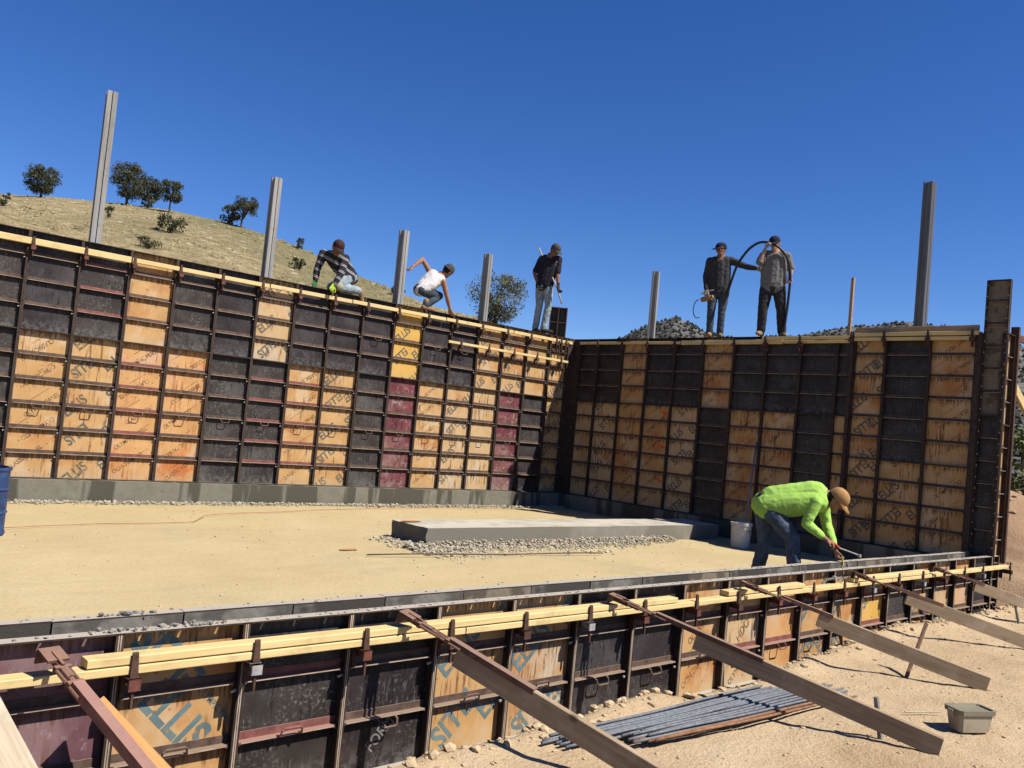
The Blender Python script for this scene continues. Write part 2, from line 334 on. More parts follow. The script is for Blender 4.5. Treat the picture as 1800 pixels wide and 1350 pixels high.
def thing(name, label, cat, loc, rz=0.0, group=None):
    return tag(link(name, None, None, loc, rz), label, cat, group)
def kind(o, k): o['kind'] = k; return o
def meshnp(name, v, f, mat, smooth=False):
    me = bpy.data.meshes.new(name); me.from_pydata([tuple(p) for p in v], [], [tuple(int(i) for i in q) for q in f])
    me.materials.append(M[mat]); 
    if smooth: me.polygons.foreach_set('use_smooth', [True] * len(me.polygons))
    me.update(); return me
def sstep(a, b, x):
    t = max(0.0, min(1.0, (x - a) / (b - a))); return t * t * (3 - 2 * t)
def interp(tab, x):
    if x <= tab[0][0]: return tab[0][1]
    for (a, ya), (b, yb) in zip(tab, tab[1:]):
        if x <= b: return ya + (yb - ya) * (x - a) / (b - a)
    return tab[-1][1]

COL = bpy.data.collections.new('holding')
# ------------------------------------------------------------------ ground
ZG = -0.50; ZS = -0.28
LIP = [(-16.5, -8.50), (-9.68, -8.47), (-9.29, -8.46), (-8.57, -8.43), (-7.97, -8.31), (-7.69, -8.32), (-7.58, -8.46), (-6.98, -8.54),
       (-5.69, -8.28), (-5.29, -8.27), (-4.25, -8.08), (-3.1, -7.98), (-2.66, -8.16), (-0.46, -8.10), (1.0, -8.15)]
def gheight(x, y):
    n = 0.035 * noise.noise((x * 0.9, y * 0.9, 0.3)) + 0.018 * noise.noise((x * 3.1, y * 3.1, 4)) + 0.010 * noise.noise((x * 9, y * 9, 8))
    z = ZG + n
    if -30 < x < 0.42 and y > -9.5:
        yl = interp(LIP, x) + 0.05 * noise.noise((x * 4, 0, 2))
        t = sstep(yl - 0.10, yl + 0.26, y); bank = 0.05 * math.exp(-((y - yl + 0.08) / 0.16) ** 2)
        z = z * (1 - t) + (-0.86 + n) * t + bank
        if y > -7.7: z = -0.86 + n
    elif x >= 0.42:
        d = math.hypot((x - 5.2) / 2.6, (y + 5.6) / 3.0)
        z += 1.45 * math.exp(-d * d) * (1 + 0.35 * noise.noise((x * 0.9, y * 0.9, 1)) + 0.12 * noise.noise((x * 4, y * 4, 1)))
        t = sstep(1.7, 0.5, x) * sstep(-8.6, -7.8, y); z = z * (1 - t) - 0.9 * t
    return z
def axis(fine0, fine1, step, lo, hi, grow=1.35):
    a = list(np.arange(fine0, fine1 + 1e-6, step)); s = step
    up = []; p = fine1
    while p < hi: s *= grow; p += s; up.append(p)
    s = step; dn = []; p = fine0
    while p > lo: s *= grow; p -= s; dn.append(p)
    return dn[::-1] + a + up
xs = axis(-12.2, 3.0, 0.062, -5000, 6000); ys = axis(-11.6, -7.75, 0.055, -5000, 6000)
gv = [(x, y, gheight(x, y)) for y in ys for x in xs]; nx = len(xs)
gf = [(j * nx + i, j * nx + i + 1, (j + 1) * nx + i + 1, (j + 1) * nx + i) for j in range(len(ys) - 1) for i in range(nx - 1)]
kind(link('ground', meshnp('ground', gv, gf, 'dirt', True)), 'structure')

# sand floor inside the walls
sx = np.linspace(-16, -0.1, 170); sy = np.linspace(-7.52, -0.1, 90)
sv = [(x, y, ZS + 0.014 * noise.noise((x * 0.7, y * 0.7, 1)) + 0.006 * noise.noise((x * 4, y * 4, 1)) + 0.003 * noise.noise((x * 13, y * 13, 1))) for y in sy for x in sx]
sf = [(j * 170 + i, j * 170 + i + 1, (j + 1) * 170 + i + 1, (j + 1) * 170 + i) for j in range(89) for i in range(169)]
kind(link('sand_floor', meshnp('sand_floor', sv, sf, 'sand', True)), 'structure')

# ------------------------------------------------------------------ hill and mountain
RIDGE = [(-60, 112, 12.5), (-14.75, 108.09, 17.76), (-1.12, 105.57, 20.63), (8.68, 100.14, 22.07), (13.75, 97.01, 22.54), (18.6, 92.6, 22.51), (23.03, 86.95, 22.02),
         (26.83, 80.09, 20.75), (28.62, 73.79, 19.11), (30.12, 65.14, 16.37), (30.04, 58.26, 14.26), (29.23, 49.28, 11.81), (28.1, 42.72, 10.13),
         (26.19, 34.04, 8.45), (23.14, 26.05, 6.99), (20.6, 20.13, 5.67), (18.9, 16.09, 4.65), (17.5, 12.0, 3.0)]
def resample(P, n):
    P = [Vector(p) for p in P]; d = [0]
    for a, b in zip(P, P[1:]): d.append(d[-1] + (b - a).length)
    out = []
    for k in range(n):
        s = d[-1] * k / (n - 1); i = 0
        while i < len(d) - 2 and d[i + 1] < s: i += 1
        t = (s - d[i]) / (d[i + 1] - d[i]); out.append(P[i].lerp(P[i + 1], t))
    return out
def ridge_mesh(name, ridge, foot, n, m, back, mat, na, nf, prof=1.0):
    R_ = resample(ridge, n); F_ = resample(foot, n); vs = []
    for j in range(m):
        t = j / (m - 1) * (1 + back)
        for i in range(n):
            r, f = R_[i], F_[i]
            if t <= 1:
                p = f.lerp(r, t); z = f.z + (r.z - f.z) * t ** prof
                k = math.sin(math.pi * min(1, t)) ** 0.7
            else:
                p = r + (r - f) * (t - 1); z = r.z - (r.z - f.z) * (t - 1) * 1.1; k = 0.6
            w = noise.fractal((p.x * nf, p.y * nf, 0.7), 1.0, 2.0, 5) * na * (0.12 + 0.88 * k)
            vs.append((p.x, p.y, z + w))
    fs = [(j * n + i, j * n + i + 1, (j + 1) * n + i + 1, (j + 1) * n + i) for j in range(m - 1) for i in range(n - 1)]
    return vs, fs
FOOT = [(-60, 10, -1.0), (-12, 9, -1.0), (2, 8, -1.0), (9, 6, -1.0), (12, 3, -1.0)]
hv, hf = ridge_mesh('hill', RIDGE, FOOT, 190, 90, 0.5, 'hill', 0.55, 0.09, 0.97)
kind(link('hill', meshnp('hill', hv, hf, 'hill', True)), 'structure')
HB = BVHTree.FromPolygons([Vector(v) for v in hv], hf)
def hillz(x, y):
    h = HB.ray_cast(Vector((x, y, 200)), Vector((0, 0, -1)))
    return h[0].z if h[0] else None
MR = [(700, 1080, 40), (862.37, 949.75, 78.8), (921.93, 891.98, 112.42), (949.96, 862.08, 135), (971.62, 837.62, 152), (987.34, 819.06, 166), (1002.78, 800.12, 177),
      (1020.2, 777.86, 192), (1032.99, 760.84, 185), (1048.2, 739.84, 170), (1071.33, 706.07, 164), (1110, 640, 120), (1150, 560, 60)]
mv, mf = ridge_mesh('mountain', MR, [(300, 700, -5), (500, 500, -5), (620, 330, -5), (700, 200, -5)], 140, 60, 0.6, 'mountain', 9, 0.010, 1.15)
kind(link('mountain', meshnp('mountain', mv, mf, 'mountain', True)), 'structure')
MR2 = [(1300, 1050, 100), (1380, 960, 180), (1433.13, 882.75, 217), (1459.42, 838.8, 223), (1474.15, 812.8, 232), (1492.91, 778.04, 241), (1506.3, 751.97, 247), (1527.38, 708.54, 252),
       (1550.4, 657.12, 261), (1584.18, 571.95, 251), (1601.68, 521.66, 235), (1612.18, 488.77, 223), (1634.48, 409.66, 205), (1665.04, 263.97, 187), (1700, 0, 150), (1700, -400, 90)]
mv2, mf2 = ridge_mesh('ridge', MR2, [(800, 700, -5), (760, 400, -5), (700, 100, -5), (650, -300, -5)], 160, 50, 0.5, 'mountain', 9, 0.010, 1.15)
kind(link('mountain_ridge', meshnp('mountain_ridge', mv2, mf2, 'mountain', True)), 'structure')
def forest(name, vs, n, size, label):
    V = np.array(vs); idx = rng.integers(0, len(V), n); P = V[idx] + np.c_[rng.normal(0, 5, (n, 2)), np.zeros(n)]
    b = BVHTree.FromPolygons([Vector(v) for v in vs], mf if vs is mv else mf2)
    v = []; f = []
    for p in P:
        h = b.ray_cast(Vector((p[0], p[1], 900)), Vector((0, 0, -1)))
        if not h[0]: continue
        s = size * random.uniform(0.6, 1.3); k = len(v); z = h[0].z - 0.3 * s
        ring = [(p[0] + s * 0.55 * math.cos(a) * random.uniform(.7, 1.2), p[1] + s * 0.55 * math.sin(a) * random.uniform(.7, 1.2), z + s * random.uniform(.35, .6)) for a in (0, 1.05, 2.1, 3.14, 4.2, 5.25)]
        v += [(p[0], p[1], z)] + ring + [(p[0], p[1], z + s * 1.15)]
        for i in range(6): f += [(k, k + 1 + (i + 1) % 6, k + 1 + i), (k + 7, k + 1 + i, k + 1 + (i + 1) % 6)]
    o = kind(link(name, meshnp(name, v, f, 'forest')), 'stuff'); tag(o, label, 'forest'); return o
forest('far_forest', mv, 9000, 4.6, 'dark juniper scrub dotting the pointed far mountain')
forest('far_forest', mv2, 11000, 6.0, 'dark juniper scrub on the long ridge far behind the right wall')
# dry grass tufts on the hill
tv = []; tf = []
V_ = np.array(hv); cnt = 0
while cnt < 20000:
    i = random.randrange(len(V_)); p = V_[i] + np.array([random.uniform(-1.2, 1.2), random.uniform(-1.2, 1.2), 0])
    if p[1] < 12 or p[2] < 2.0: 
        if random.random() < 0.9: continue
    z = hillz(p[0], p[1])
    if z is None: cnt += 1; continue
    s = random.uniform(0.12, 0.42) * (0.6 + 0.8 * max(0, noise.noise((p[0] * .12, p[1] * .12, 3)))); k = len(tv); hh_ = s * random.uniform(.35, .75)
    tv.append((p[0] + random.uniform(-.3, .3) * s, p[1] + random.uniform(-.3, .3) * s, z + hh_))
    for q in range(5):
        a = q * 1.257 + random.uniform(-.4, .4); w = s * random.uniform(.6, 1.3)
        tv.append((p[0] + w * math.cos(a), p[1] + w * math.sin(a), z - 0.06))
    tf += [(k, k + 1 + q, k + 1 + (q + 1) % 5) for q in range(5)]
    cnt += 1
o = kind(link('dry_grass', meshnp('dry_grass', tv, tf, 'grass')), 'stuff'); tag(o, 'straw coloured dry grass covering the hillside', 'grass')

# ------------------------------------------------------------------ form panels
PLY_Y = 0.060                                          # plywood face behind the front of the steel frame
_mesh = {}
def evaluated(o):                                      # the big scene is linked last, so this stays quick
    dg = bpy.context.evaluated_depsgraph_get()
    return bpy.data.meshes.new_from_object(o.evaluated_get(dg))
def shared(key, fn):
    if key not in _mesh: _mesh[key] = fn()
    return _mesh[key]
def frame_mesh(w, h, mat, slots):
    b = MB(); t = 0.008; g = 0.001
    for x0 in (g, w - t - g):
        b.box(x0, x0 + t, 0, 0.075, 0, h)
        s = 0.0 if x0 < w / 2 else -1.0                # front lip of the rail
        b.box(x0 + (t if s == 0 else -0.010), x0 + (t + 0.010 if s == 0 else 0), 0.0, 0.006, 0.002, h - 0.002)
    b.box(t + g, w - t - g, 0.002, 0.075, 0.0, t)
    if slots:
        xs_ = [0.12, 0.305, 0.49] if w > 0.5 else [w / 2]
        b.box(t + g, w - t - g, 0.0, 0.016, h - t, h); b.box(t + g, w - t - g, 0.046, 0.075, h - t, h)
        e = t + g
        for x in xs_ + [w - t - g + 0.006]:
            b.box(e, x - 0.006, 0.016, 0.046, h - t, h); e = x + 0.006
    else:
        b.box(t + g, w - t - g, 0.0, 0.075, h - t, h)
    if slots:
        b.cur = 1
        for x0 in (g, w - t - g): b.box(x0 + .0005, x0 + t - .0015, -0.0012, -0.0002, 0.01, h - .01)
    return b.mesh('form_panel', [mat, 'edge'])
def rib_mesh(w, mat):
    b = MB(); a = 0.010
    # angle iron: leg on the plywood, leg standing out with ends cut back
    b.box(a, w - a, PLY_Y - 0.006, PLY_Y - 0.001, 0.006, 0.046)
    poly = [(a, PLY_Y - 0.001), (a, 0.030), (a + 0.030, 0.012), (w - a - 0.030, 0.012), (w - a, 0.030), (w - a, PLY_Y - 0.001)]
    b.prism(poly, 0.0, 0.006)
    b.add([(a, 0.030, 0.0), (a + 0.03, 0.012, 0.0), (a + 0.03, 0.012, -0.004), (a, 0.03, -0.022)], [(0, 1, 2, 3)])
    b.add([(w - a, 0.030, 0.0), (w - a - 0.03, 0.012, 0.0), (w - a - 0.03, 0.012, -0.004), (w - a, 0.03, -0.022)], [(3, 2, 1, 0)])
    b.cur = 1; b.box(a + .03, w - a - .03, 0.0105, 0.0118, 0.0003, 0.0057)  # light strip with the lip's sunlit brightness put into its colour
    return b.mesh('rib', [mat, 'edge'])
def handle_mesh(mat, up):
    s = 1 if up else -1
    b = MB(); b.tube([(-0.062, 0.030, 0.003), (-0.062, -0.006, 0.012 * s), (-0.056, -0.016, 0.040 * s), (-0.045, -0.018, 0.048 * s), (0.045, -0.018, 0.048 * s), (0.056, -0.016, 0.040 * s), (0.062, -0.006, 0.012 * s), (0.062, 0.030, 0.003)], 0.006, 6)
    return b.mesh('handle', mat)
def bolt_mesh():
    b = MB(); b.obox((0, 0, 0), (0.014, 0, 0.003), (0, 0.006, 0), (0, 0, 0.006)); return b.mesh('wedge_bolt', 'bolt')
def ply_mesh(w, h, mat):
    b = MB(); b.box(0.010, w - 0.010, PLY_Y, 0.074, 0.009, h - 0.009); return b.mesh('plywood', mat)

def text_mesh(body, size, sx_=0.8, off=0.0, shear=0.0):
    c = bpy.data.curves.new('t', 'FONT'); c.body = body; c.size = size; c.offset = off; c.resolution_u = 3; c.shear = shear
    o = bpy.data.objects.new('t', c); sc.collection.objects.link(o)
    me = evaluated(o)
    bpy.data.objects.remove(o); bpy.data.curves.remove(c)
    vs = np.array([v.co[:2] for v in me.vertices]); vs[:, 0] *= sx_; fs = [tuple(p.vertices) for p in me.polygons]
    bpy.data.meshes.remove(me); return vs, fs
def lettering(w, h, items, mat):
    """items: (text, size, x, z, angle); the print is clipped to the sheet like a factory stamp."""
    bm = bmesh.new()
    for q_, (body, size, x, z, ang, bold) in enumerate(items):
        vs, fs = shared(('txt', body, size, bold), lambda: text_mesh(body, size, 0.80, 0.028 * size if bold else 0.010 * size))
        ca, sa = math.cos(ang), math.sin(ang); cx, cz = vs.mean(0)
        bv = [bm.verts.new((x + (p[0] - cx) * ca - (p[1] - cz) * sa, PLY_Y - 0.0012 - 0.0003 * q_, z + (p[0] - cx) * sa + (p[1] - cz) * ca)) for p in vs]
        for f in fs:
            try: bm.faces.new([bv[i] for i in f])
            except ValueError: pass
    for co, no in (((0.014, 0, 0), (-1, 0, 0)), ((w - 0.014, 0, 0), (1, 0, 0)), ((0, 0, 0.014), (0, 0, -1)), ((0, 0, h - 0.014), (0, 0, 1))):
        bmesh.ops.bisect_plane(bm, geom=bm.verts[:] + bm.edges[:] + bm.faces[:], plane_co=co, plane_no=no, clear_outer=True)
    me = bpy.data.meshes.new('lettering'); bm.to_mesh(me); bm.free(); me.materials.append(M[mat]); return me
def ellis_items(w, h, r, size=0.185):
    it = []; a = math.radians(r.uniform(40, 47)); step = 0.43 if size < 0.2 else 0.5; z = r.uniform(-0.1, 0.2); k = r.randint(0, 1)
    while z < h + 0.3:
        it.append(('ELLIS', size, w * r.uniform(0.25, 0.45), z, a + (math.pi if k % 2 else 0), True))
        it.append(('ELLIS', size, w * r.uniform(0.95, 1.1), z + 0.20, a + (math.pi if (k + 1) % 3 == 0 else 0), True))
        z += step; k += 1
    return it
def olympic_items(w, h, r):
    it = []; a = math.radians(r.uniform(36, 41)); z = r.uniform(0.1, 0.3); k = r.randint(0, 3); W = ['CLASSIC PANEL', 'OLYMPIC HDO', 'OLYMPIC PANEL', 'CLASSIC HDO']
    while z < h + 0.2:
        it.append((W[k % 4], 0.082, w * r.uniform(0.35, 0.65), z, a + (math.pi if k % 3 == 1 else 0), False))
        it.append(('_______', 0.09, w * r.uniform(0.3, 0.7), z + 0.13, a, False))
        z += r.uniform(0.30, 0.40); k += 1
    return it
RL = random.Random(21)
def panel(wall, loc, rz, w, nb, ply, ribm='rib', letter=None, handle=None, hup=False, framem='frame', slots=False, bolts=True, lsize=0.185, lmat=None, nud=True):
    h = nb * FT; W = Vector(wall.location)
    j = RL.uniform(-0.004, 0.004) if nud else 0
    d = Vector((0, j, 0)) if abs(rz) < 0.1 else Vector((j, 0, 0))
    o = link('form_panel', shared(('fr', round(w, 3), nb, framem, slots), lambda: frame_mesh(w, h, framem, slots)), wall, Vector(loc) + d - W, rz)
    link('plywood', shared(('pl', round(w, 3), nb, ply), lambda: ply_mesh(w, h, ply)), o)
    for k in range(1, nb):
        r = link('rib', shared(('rb', round(w, 3), ribm), lambda: rib_mesh(w, ribm)), o, (0, 0, k * FT))
        if handle == k:
            link('handle', shared(('hd', ribm, hup), lambda: handle_mesh(ribm, hup)), o, (w * 0.5, 0, k * FT))
        if bolts and w > 0.3 and RL.random() < 0.6:
            link('wedge_bolt', shared('bolt', bolt_mesh), o, (w - 0.028, 0.022, k * FT - 0.035))
    if letter and w > 0.25:
        if letter == 'E': it = ellis_items(w, h, RL, lsize)
        elif letter == 'O': it = olympic_items(w, h, RL)
        else: it = letter
        mt = lmat or ('ink' if letter == 'E' else 'ink_dark')
        link('lettering', lettering(w, h, it, mt), o)['kind'] = 'stuff'
    return o
def clamp_mesh(mat, depth):
    b = MB()
    # tongue up the face of the waler, seat block below, hanging wedge bar
    b.add([(-.020, -depth - .020, -.04), (.020, -depth - .020, -.04), (.013, -depth - .014, .088), (-.013, -depth - .014, .088),
           (-.020, -depth - .004, -.04), (.020, -depth - .004, -.04), (.013, -depth - .004, .094), (-.013, -depth - .004, .094)],
          [(0, 1, 2, 3), (5, 4, 7, 6), (1, 5, 6, 2), (4, 0, 3, 7), (3, 2, 6, 7), (0, 4, 5, 1)])
    b.box(-.006, .006, -depth - .022, -depth - .005, -.155, -.03)
    b.box(-.009, .009, -0.012, 0.03, -.14, -.04)
    b.cur = 1
    b.box(-.027, .027, -depth - .036, -depth - .0225, -.072, -.018); b.box(-.027, .027, -depth - .036, 0.03, -.024, -.018); b.box(.020, .027, -depth - .022, 0.02, -.072, -.025)
    return b.mesh('waler_clamp', ['clamp_brown', mat])
def clamp(wall, loc, rz, mat, depth):
    me = shared(('cl', mat, depth), lambda: clamp_mesh(mat, depth))
    return link('waler_clamp', me, wall, Vector(loc) - Vector(wall.location), rz + RL.uniform(-.08, .08))

# ---- long left wall
LW = 2 * FT
XE = [-0.659 - LW * i for i in range(25)]              # panel joints, running away from the corner
wallL = thing('formwork_wall', 'tall formwork wall of tan, black and red panels at the back of the sand floor', 'formwork', (-6.0, 0, 0))
up_ = ['ply_tan', 'ply_tan', 'ply_tan', 'ply_black', 'ply_black', 'ply_yellow', 'ply_black', 'ply_black', 'ply_black', 'ply_pale', 'ply_black', 'ply_slate', 'ply_tan', 'ply_slate', 'ply_black', 'ply_slate', 'ply_black', 'ply_black']
ul_ = [None, 'E', 'E', None, None, 'E', None, None, None, 'E', None, None, None, None, None, None, None, None]
lo_ = ['ply_black', 'ply_red', 'ply_pale', 'ply_pale', 'ply_tan', 'ply_red', 'ply_slate', 'ply_tan', 'ply_tan', 'ply_slate', 'ply_slate', 'ply_orange', 'ply_orange', 'ply_tan', 'ply_tan', 'ply_slate', 'ply_slate', 'ply_slate']
ll_ = [None, None, None, 'E', 'O', None, None, 'E', 'O', None, None, 'O', 'O', 'E', 'O', None, None, None]
lr_ = ['rib', 'rib', 'rib', 'rib', 'rib', 'rib', 'rib', 'rib', 'rib_pink', 'rib_pink', 'rib', 'rib', 'rib_pink', 'rib', 'rib', 'rib', 'rib', 'rib']
ur_ = ['rib'] * 18; ur_[13] = 'rib_pink'
for L_, q_ in ((up_, ['ply_tan', 'ply_black', 'ply_slate', 'ply_tan', 'ply_black', 'ply_slate']), (lo_, ['ply_tan', 'ply_slate', 'ply_orange', 'ply_tan', 'ply_slate', 'ply_tan']), (ul_, [None] * 6), (ll_, ['O', None, None, 'E', None, None]), (lr_, ['rib'] * 6), (ur_, ['rib'] * 6)): L_ += q_
for i in range(24):
    x0 = XE[i + 1]
    panel(wallL, (x0, 0, 0), 0, LW, 6, lo_[i], lr_[i], ll_[i], handle=3 if i else None)
    panel(wallL, (x0, 0, 6 * FT), 0, LW, 4, up_[i], ur_[i], ul_[i], handle=2 if i in (3, 4, 6) else None)
panel(wallL, (-0.655, 0, 0), 0, 0.50, 6, 'ply_tan', 'rib', 'E'); panel(wallL, (-0.655, 0, 6 * FT), 0, 0.50, 4, 'ply_tan', 'rib', 'E')
b = MB(); b.box(-0.150, 0.0, 0.0, 0.07, 0, 3.05); b.box(0.0, 0.07, -0.150, 0.07, 0, 3.05)
for k in range(1, 10): b.box(-0.15, -0.06, -0.006, 0.0, k * FT - .02, k * FT + .02)
b.build('corner_angle', 'frame', wallL, (6.0, 0, 0))
# outer form behind the pour
b = MB(); b.box(-15.3, 0.30, 0.270, 0.330, -0.02, 3.048); b.build('back_sheet', 'form_face_dark', wallL, (6.0, 0, 0))
b = MB(); b.box(-15.3, 0.30, 0.262, 0.345, 3.049, 3.057); b.build('back_rail', 'frame', wallL, (6.0, 0, 0))
# ---- right wall
wallR = thing('formwork_wall', 'shaded formwork wall on the right, running from the inner corner to the tall end post', 'formwork', (0, -4.0, 0))
RZW = -math.pi / 2
ru = ['ply_black', 'ply_tan', 'ply_black', 'ply_black', 'ply_tan', 'ply_black', 'ply_black', 'ply_black']
rl = ['ply_pale', 'ply_tan', 'ply_tan', 'ply_pale', 'ply_black', 'ply_tan', 'ply_tan', 'ply_black']
rll = ['E', 'O', 'O', 'E', None, 'O', 'O', None]; rul = [None, 'O', None, None, 'O', None, None, None]
panel(wallR, (0, -0.155, 0), RZW, 0.478, 6, 'ply_pale', 'rib', None); panel(wallR, (0, -0.155, 6 * FT), RZW, 0.478, 4, 'ply_black', 'rib')
for i in range(8):
    y = -0.633 - LW * i
    panel(wallR, (0, y, 0), RZW, LW, 6, rl[i], 'rib_pink' if i in (1, 5) else 'rib', rll[i], bolts=False)
    panel(wallR, (0, y, 6 * FT), RZW, LW, 4, ru[i], 'rib', rul[i], bolts=False)
panel(wallR, (0, -5.51, 0), RZW, 0.215, 6, 'ply_tan', bolts=False); panel(wallR, (0, -5.51, 6 * FT), RZW, 0.215, 4, 'ply_black', bolts=False)
b = MB(); b.box(-0.035, 0.07, -5.776, -5.727, 0, 3.05); b.build('joint_post', 'frame', wallR, (0, 4, 0))
for y, w, pu, plw, e1, e2 in ((-5.778, 0.466, 'ply_tan', 'ply_tan', 'E', 'E'), (-6.246, 0.627, 'ply_black', 'ply_tan', None, 'E'), (-6.875, 0.612, 'ply_tan', 'ply_tan', 'O', 'O')):
    panel(wallR, (0, y, 0), RZW, w, 4, plw, 'rib', e2, bolts=False); panel(wallR, (0, y, 4 * FT), RZW, w, 6, pu, 'rib', e1, bolts=False)
b = MB(); b.box(-0.03, 0.06, -7.563, -7.489, 0, 3.05); b.build('joint_post', 'frame', wallR, (0, 4, 0))
# orange spray marks on the shaded panel
for k, z in enumerate((1.70, 1.10, 0.50)):
    b = MB()
    s = [(-0.12, 0), (-0.05, 0.022), (0.03, 0.03), (0.10, 0.012), (0.13, -0.005), (0.06, -0.02), (-0.03, -0.016)]
    vs = [(0.0585, -2.31 - 1.0 * p[0] + .02 * k, z + 1.1 * p[1] + p[0] * -.2) for p in s]; b.add(vs, [tuple(range(7))])
    b.build('spray_mark', 'spray', wallR, (0, 4, 0))
# tall end post of stacked narrow panels, then the lit end panel
panel(wallR, (0, -7.565, 0.11), RZW, 0.296, 6, 'ply_black', bolts=False); panel(wallR, (0, -7.565, 0.11 + 6 * FT), RZW, 0.296, 6, 'form_face_tan', bolts=False)
b = MB()
for z in np.arange(0.2, 3.7, 0.152):
    for y in (-7.585, -7.842): b.box(-0.004, 0.0, y - .006, y + .006, z - .006, z + .006)
b.build('rail_pin', 'bolt', wallR, (0, 4, 0))
panel(wallR, (0.012, -7.868, 0.0), 0, 0.30, 6, 'ply_tan', bolts=False, nud=False); panel(wallR, (0.012, -7.868, 6 * FT), 0, 0.30, 4, 'ply_pale', bolts=False, nud=False)
b = MB(); b.box(0.315, 0.370, -7.90, -7.80, 0.0, 3.17); b.build('corner_angle', 'clamp_brown', wallR, (0, 4, 0))
b = MB(); b.box(0.270, 0.330, -7.79, 0.26, -0.02, 3.048); b.build('back_sheet', 'form_face_dark', wallR, (0, 4, 0))
b = MB(); b.box(0.262, 0.345, -7.79, 0.255, 3.049, 3.057); b.build('back_rail', 'frame', wallR, (0, 4, 0))
# concrete poured between the two faces
b = MB(); b.box(-15.3, 0.262, 0.0765, 0.2615, 0, 3.02); b.box(0.0765, 0.2615, -7.79, 0.0760, 0, 3.02)
tag(b.build('concrete_wall', 'conc_wet'), 'grey concrete just poured between the tall form faces', 'concrete')

# ---- footings and slab
b = MB()
vs = [(-15.6, -0.15), (-0.15, -0.15), (-0.15, -7.48), (0.45, -7.48), (0.45, 0.62), (-15.6, 0.62)]
b.prism(vs, -0.62, -0.004)
tag(b.build('concrete_footing', 'conc'), 'damp patchy grey concrete footing strip under the tall form walls', 'footing')
bm = bmesh.new(); bmesh.ops.create_cube(bm, size=1)
bmesh.ops.scale(bm, vec=(5.85, 0.70, 0.33), verts=bm.verts); bmesh.ops.translate(bm, vec=(-3.36, -3.605, -0.225), verts=bm.verts)
bmesh.ops.bisect_plane(bm, geom=bm.verts[:] + bm.edges[:] + bm.faces[:], plane_co=(0, 0, -0.30), plane_no=(0, 0, 1), clear_inner=False)
bmesh.ops.subdivide_edges(bm, edges=bm.edges[:], cuts=14, use_grid_fill=True)
for v in bm.verts:
    n = noise.noise_vector(v.co * 4.0); v.co += Vector((n.x * .010, n.y * .008, n.z * .006))
    if v.co.x < -6.2: v.co.x += 0.03 * noise.noise((0, v.co.y * 9, v.co.z * 9)) 
me = bpy.data.meshes.new('footing_slab'); bm.to_mesh(me); bm.free(); me.materials.append(M['conc_slab'])
tag(link('footing_slab', me), 'low grey concrete footing slab lying across the sand floor', 'footing')

# ---- stones
def ico():
    bm = bmesh.new(); bmesh.ops.create_icosphere(bm, subdivisions=1, radius=1); bm.verts.index_update()
    v = np.array([p.co[:] for p in bm.verts]); f = np.array([[q.index for q in p.verts] for p in bm.faces]); bm.free(); return v, f
IV, IF = ico()
def stones(name, pts, smin, smax, mat, flat=0.7):
    n = len(pts); V = []; F = []
    for k, p in enumerate(pts):
        s = smin + (smax - smin) * rng.random() ** 2.2
        a = rng.random() * 6.28; ca, sa = math.cos(a), math.sin(a)
        v = IV * (1 + rng.normal(0, 0.16, (12, 1))) * np.array([s, s * rng.uniform(.6, 1), s * flat * rng.uniform(.6, 1)])
        v = np.c_[v[:, 0] * ca - v[:, 1] * sa, v[:, 0] * sa + v[:, 1] * ca, v[:, 2]] + np.array(p) + np.array([0, 0, s * 0.25])
        V.append(v); F.append(IF + 12 * k)
    return link(name, meshnp(name, np.concatenate(V), np.concatenate(F), mat))
pts = [(x, -0.16 - abs(rng.normal(0, 0.09)) - 0.02, ZS + rng.random() * 0.03) for x in rng.uniform(-11.5, -0.2, 4200)]
o = kind(stones('gravel', pts, 0.005, 0.026, 'gravel'), 'stuff'); tag(o, 'pale gravel strip along the foot of the long footing', 'gravel')
pts = []
for _ in range(5200):
    x = -6.6 + 4.9 * rng.random() ** 1.15; w = 0.42 * (1 - sstep(-5.0, -1.5, x)) + 0.15
    y = -3.93 - abs(rng.normal(0, w * 0.55)); hgt = 0.07 * max(0, 1 - (-3.95 - y) / 0.45)
    pts.append((x, y, ZS + hgt * rng.random()))
for _ in range(700): pts.append((-6.30 - abs(rng.normal(0, 0.16)), rng.uniform(-4.3, -3.2), ZS + 0.02 * rng.random()))
o = kind(stones('gravel', pts, 0.005, 0.027, 'gravel'), 'stuff'); tag(o, 'pale gravel spilling along the front of the footing slab', 'gravel')
pts = [(x, y, gheight(x, y) - 0.003) for x, y in zip(rng.uniform(-11.5, 1.5, 3600), -8.3 - 3.0 * rng.random(3600) ** 1.3)]
o = kind(stones('dirt_clods', pts, 0.003, 0.018, 'clod'), 'stuff'); tag(o, 'small clods and stones scattered on the dirt', 'clods')
pts = [(x, interp(LIP, x) + rng.normal(0.02, 0.10), 0) for x in rng.uniform(-11.5, 0.3, 1500)]
pts = [(p[0], p[1], gheight(p[0], p[1])) for p in pts]
o = kind(stones('dirt_clods', pts, 0.006, 0.040, 'clod'), 'stuff'); tag(o, 'crumbled dirt along the lip of the trench', 'clods')
mx_, my_ = rng.uniform(0.6, 9, 900), rng.uniform(-9.2, -2, 900)
pts = [(x, y, gheight(x, y) - 0.01) for x, y in zip(mx_, my_)]
o = kind(stones('dirt_clods', pts, 0.015, 0.09, 'rubble'), 'stuff'); tag(o, 'brown clods and stones on the dirt mound beyond the right wall', 'clods')
pts = [(x, y, ZS + 0.0) for x, y in zip(rng.uniform(-11, -1, 700), rng.uniform(-7.4, -0.4, 700))]
o = kind(stones('sand_pebbles', pts, 0.004, 0.016, 'clod'), 'stuff'); tag(o, 'pebbles and crumbs scattered over the sand floor', 'pebbles')

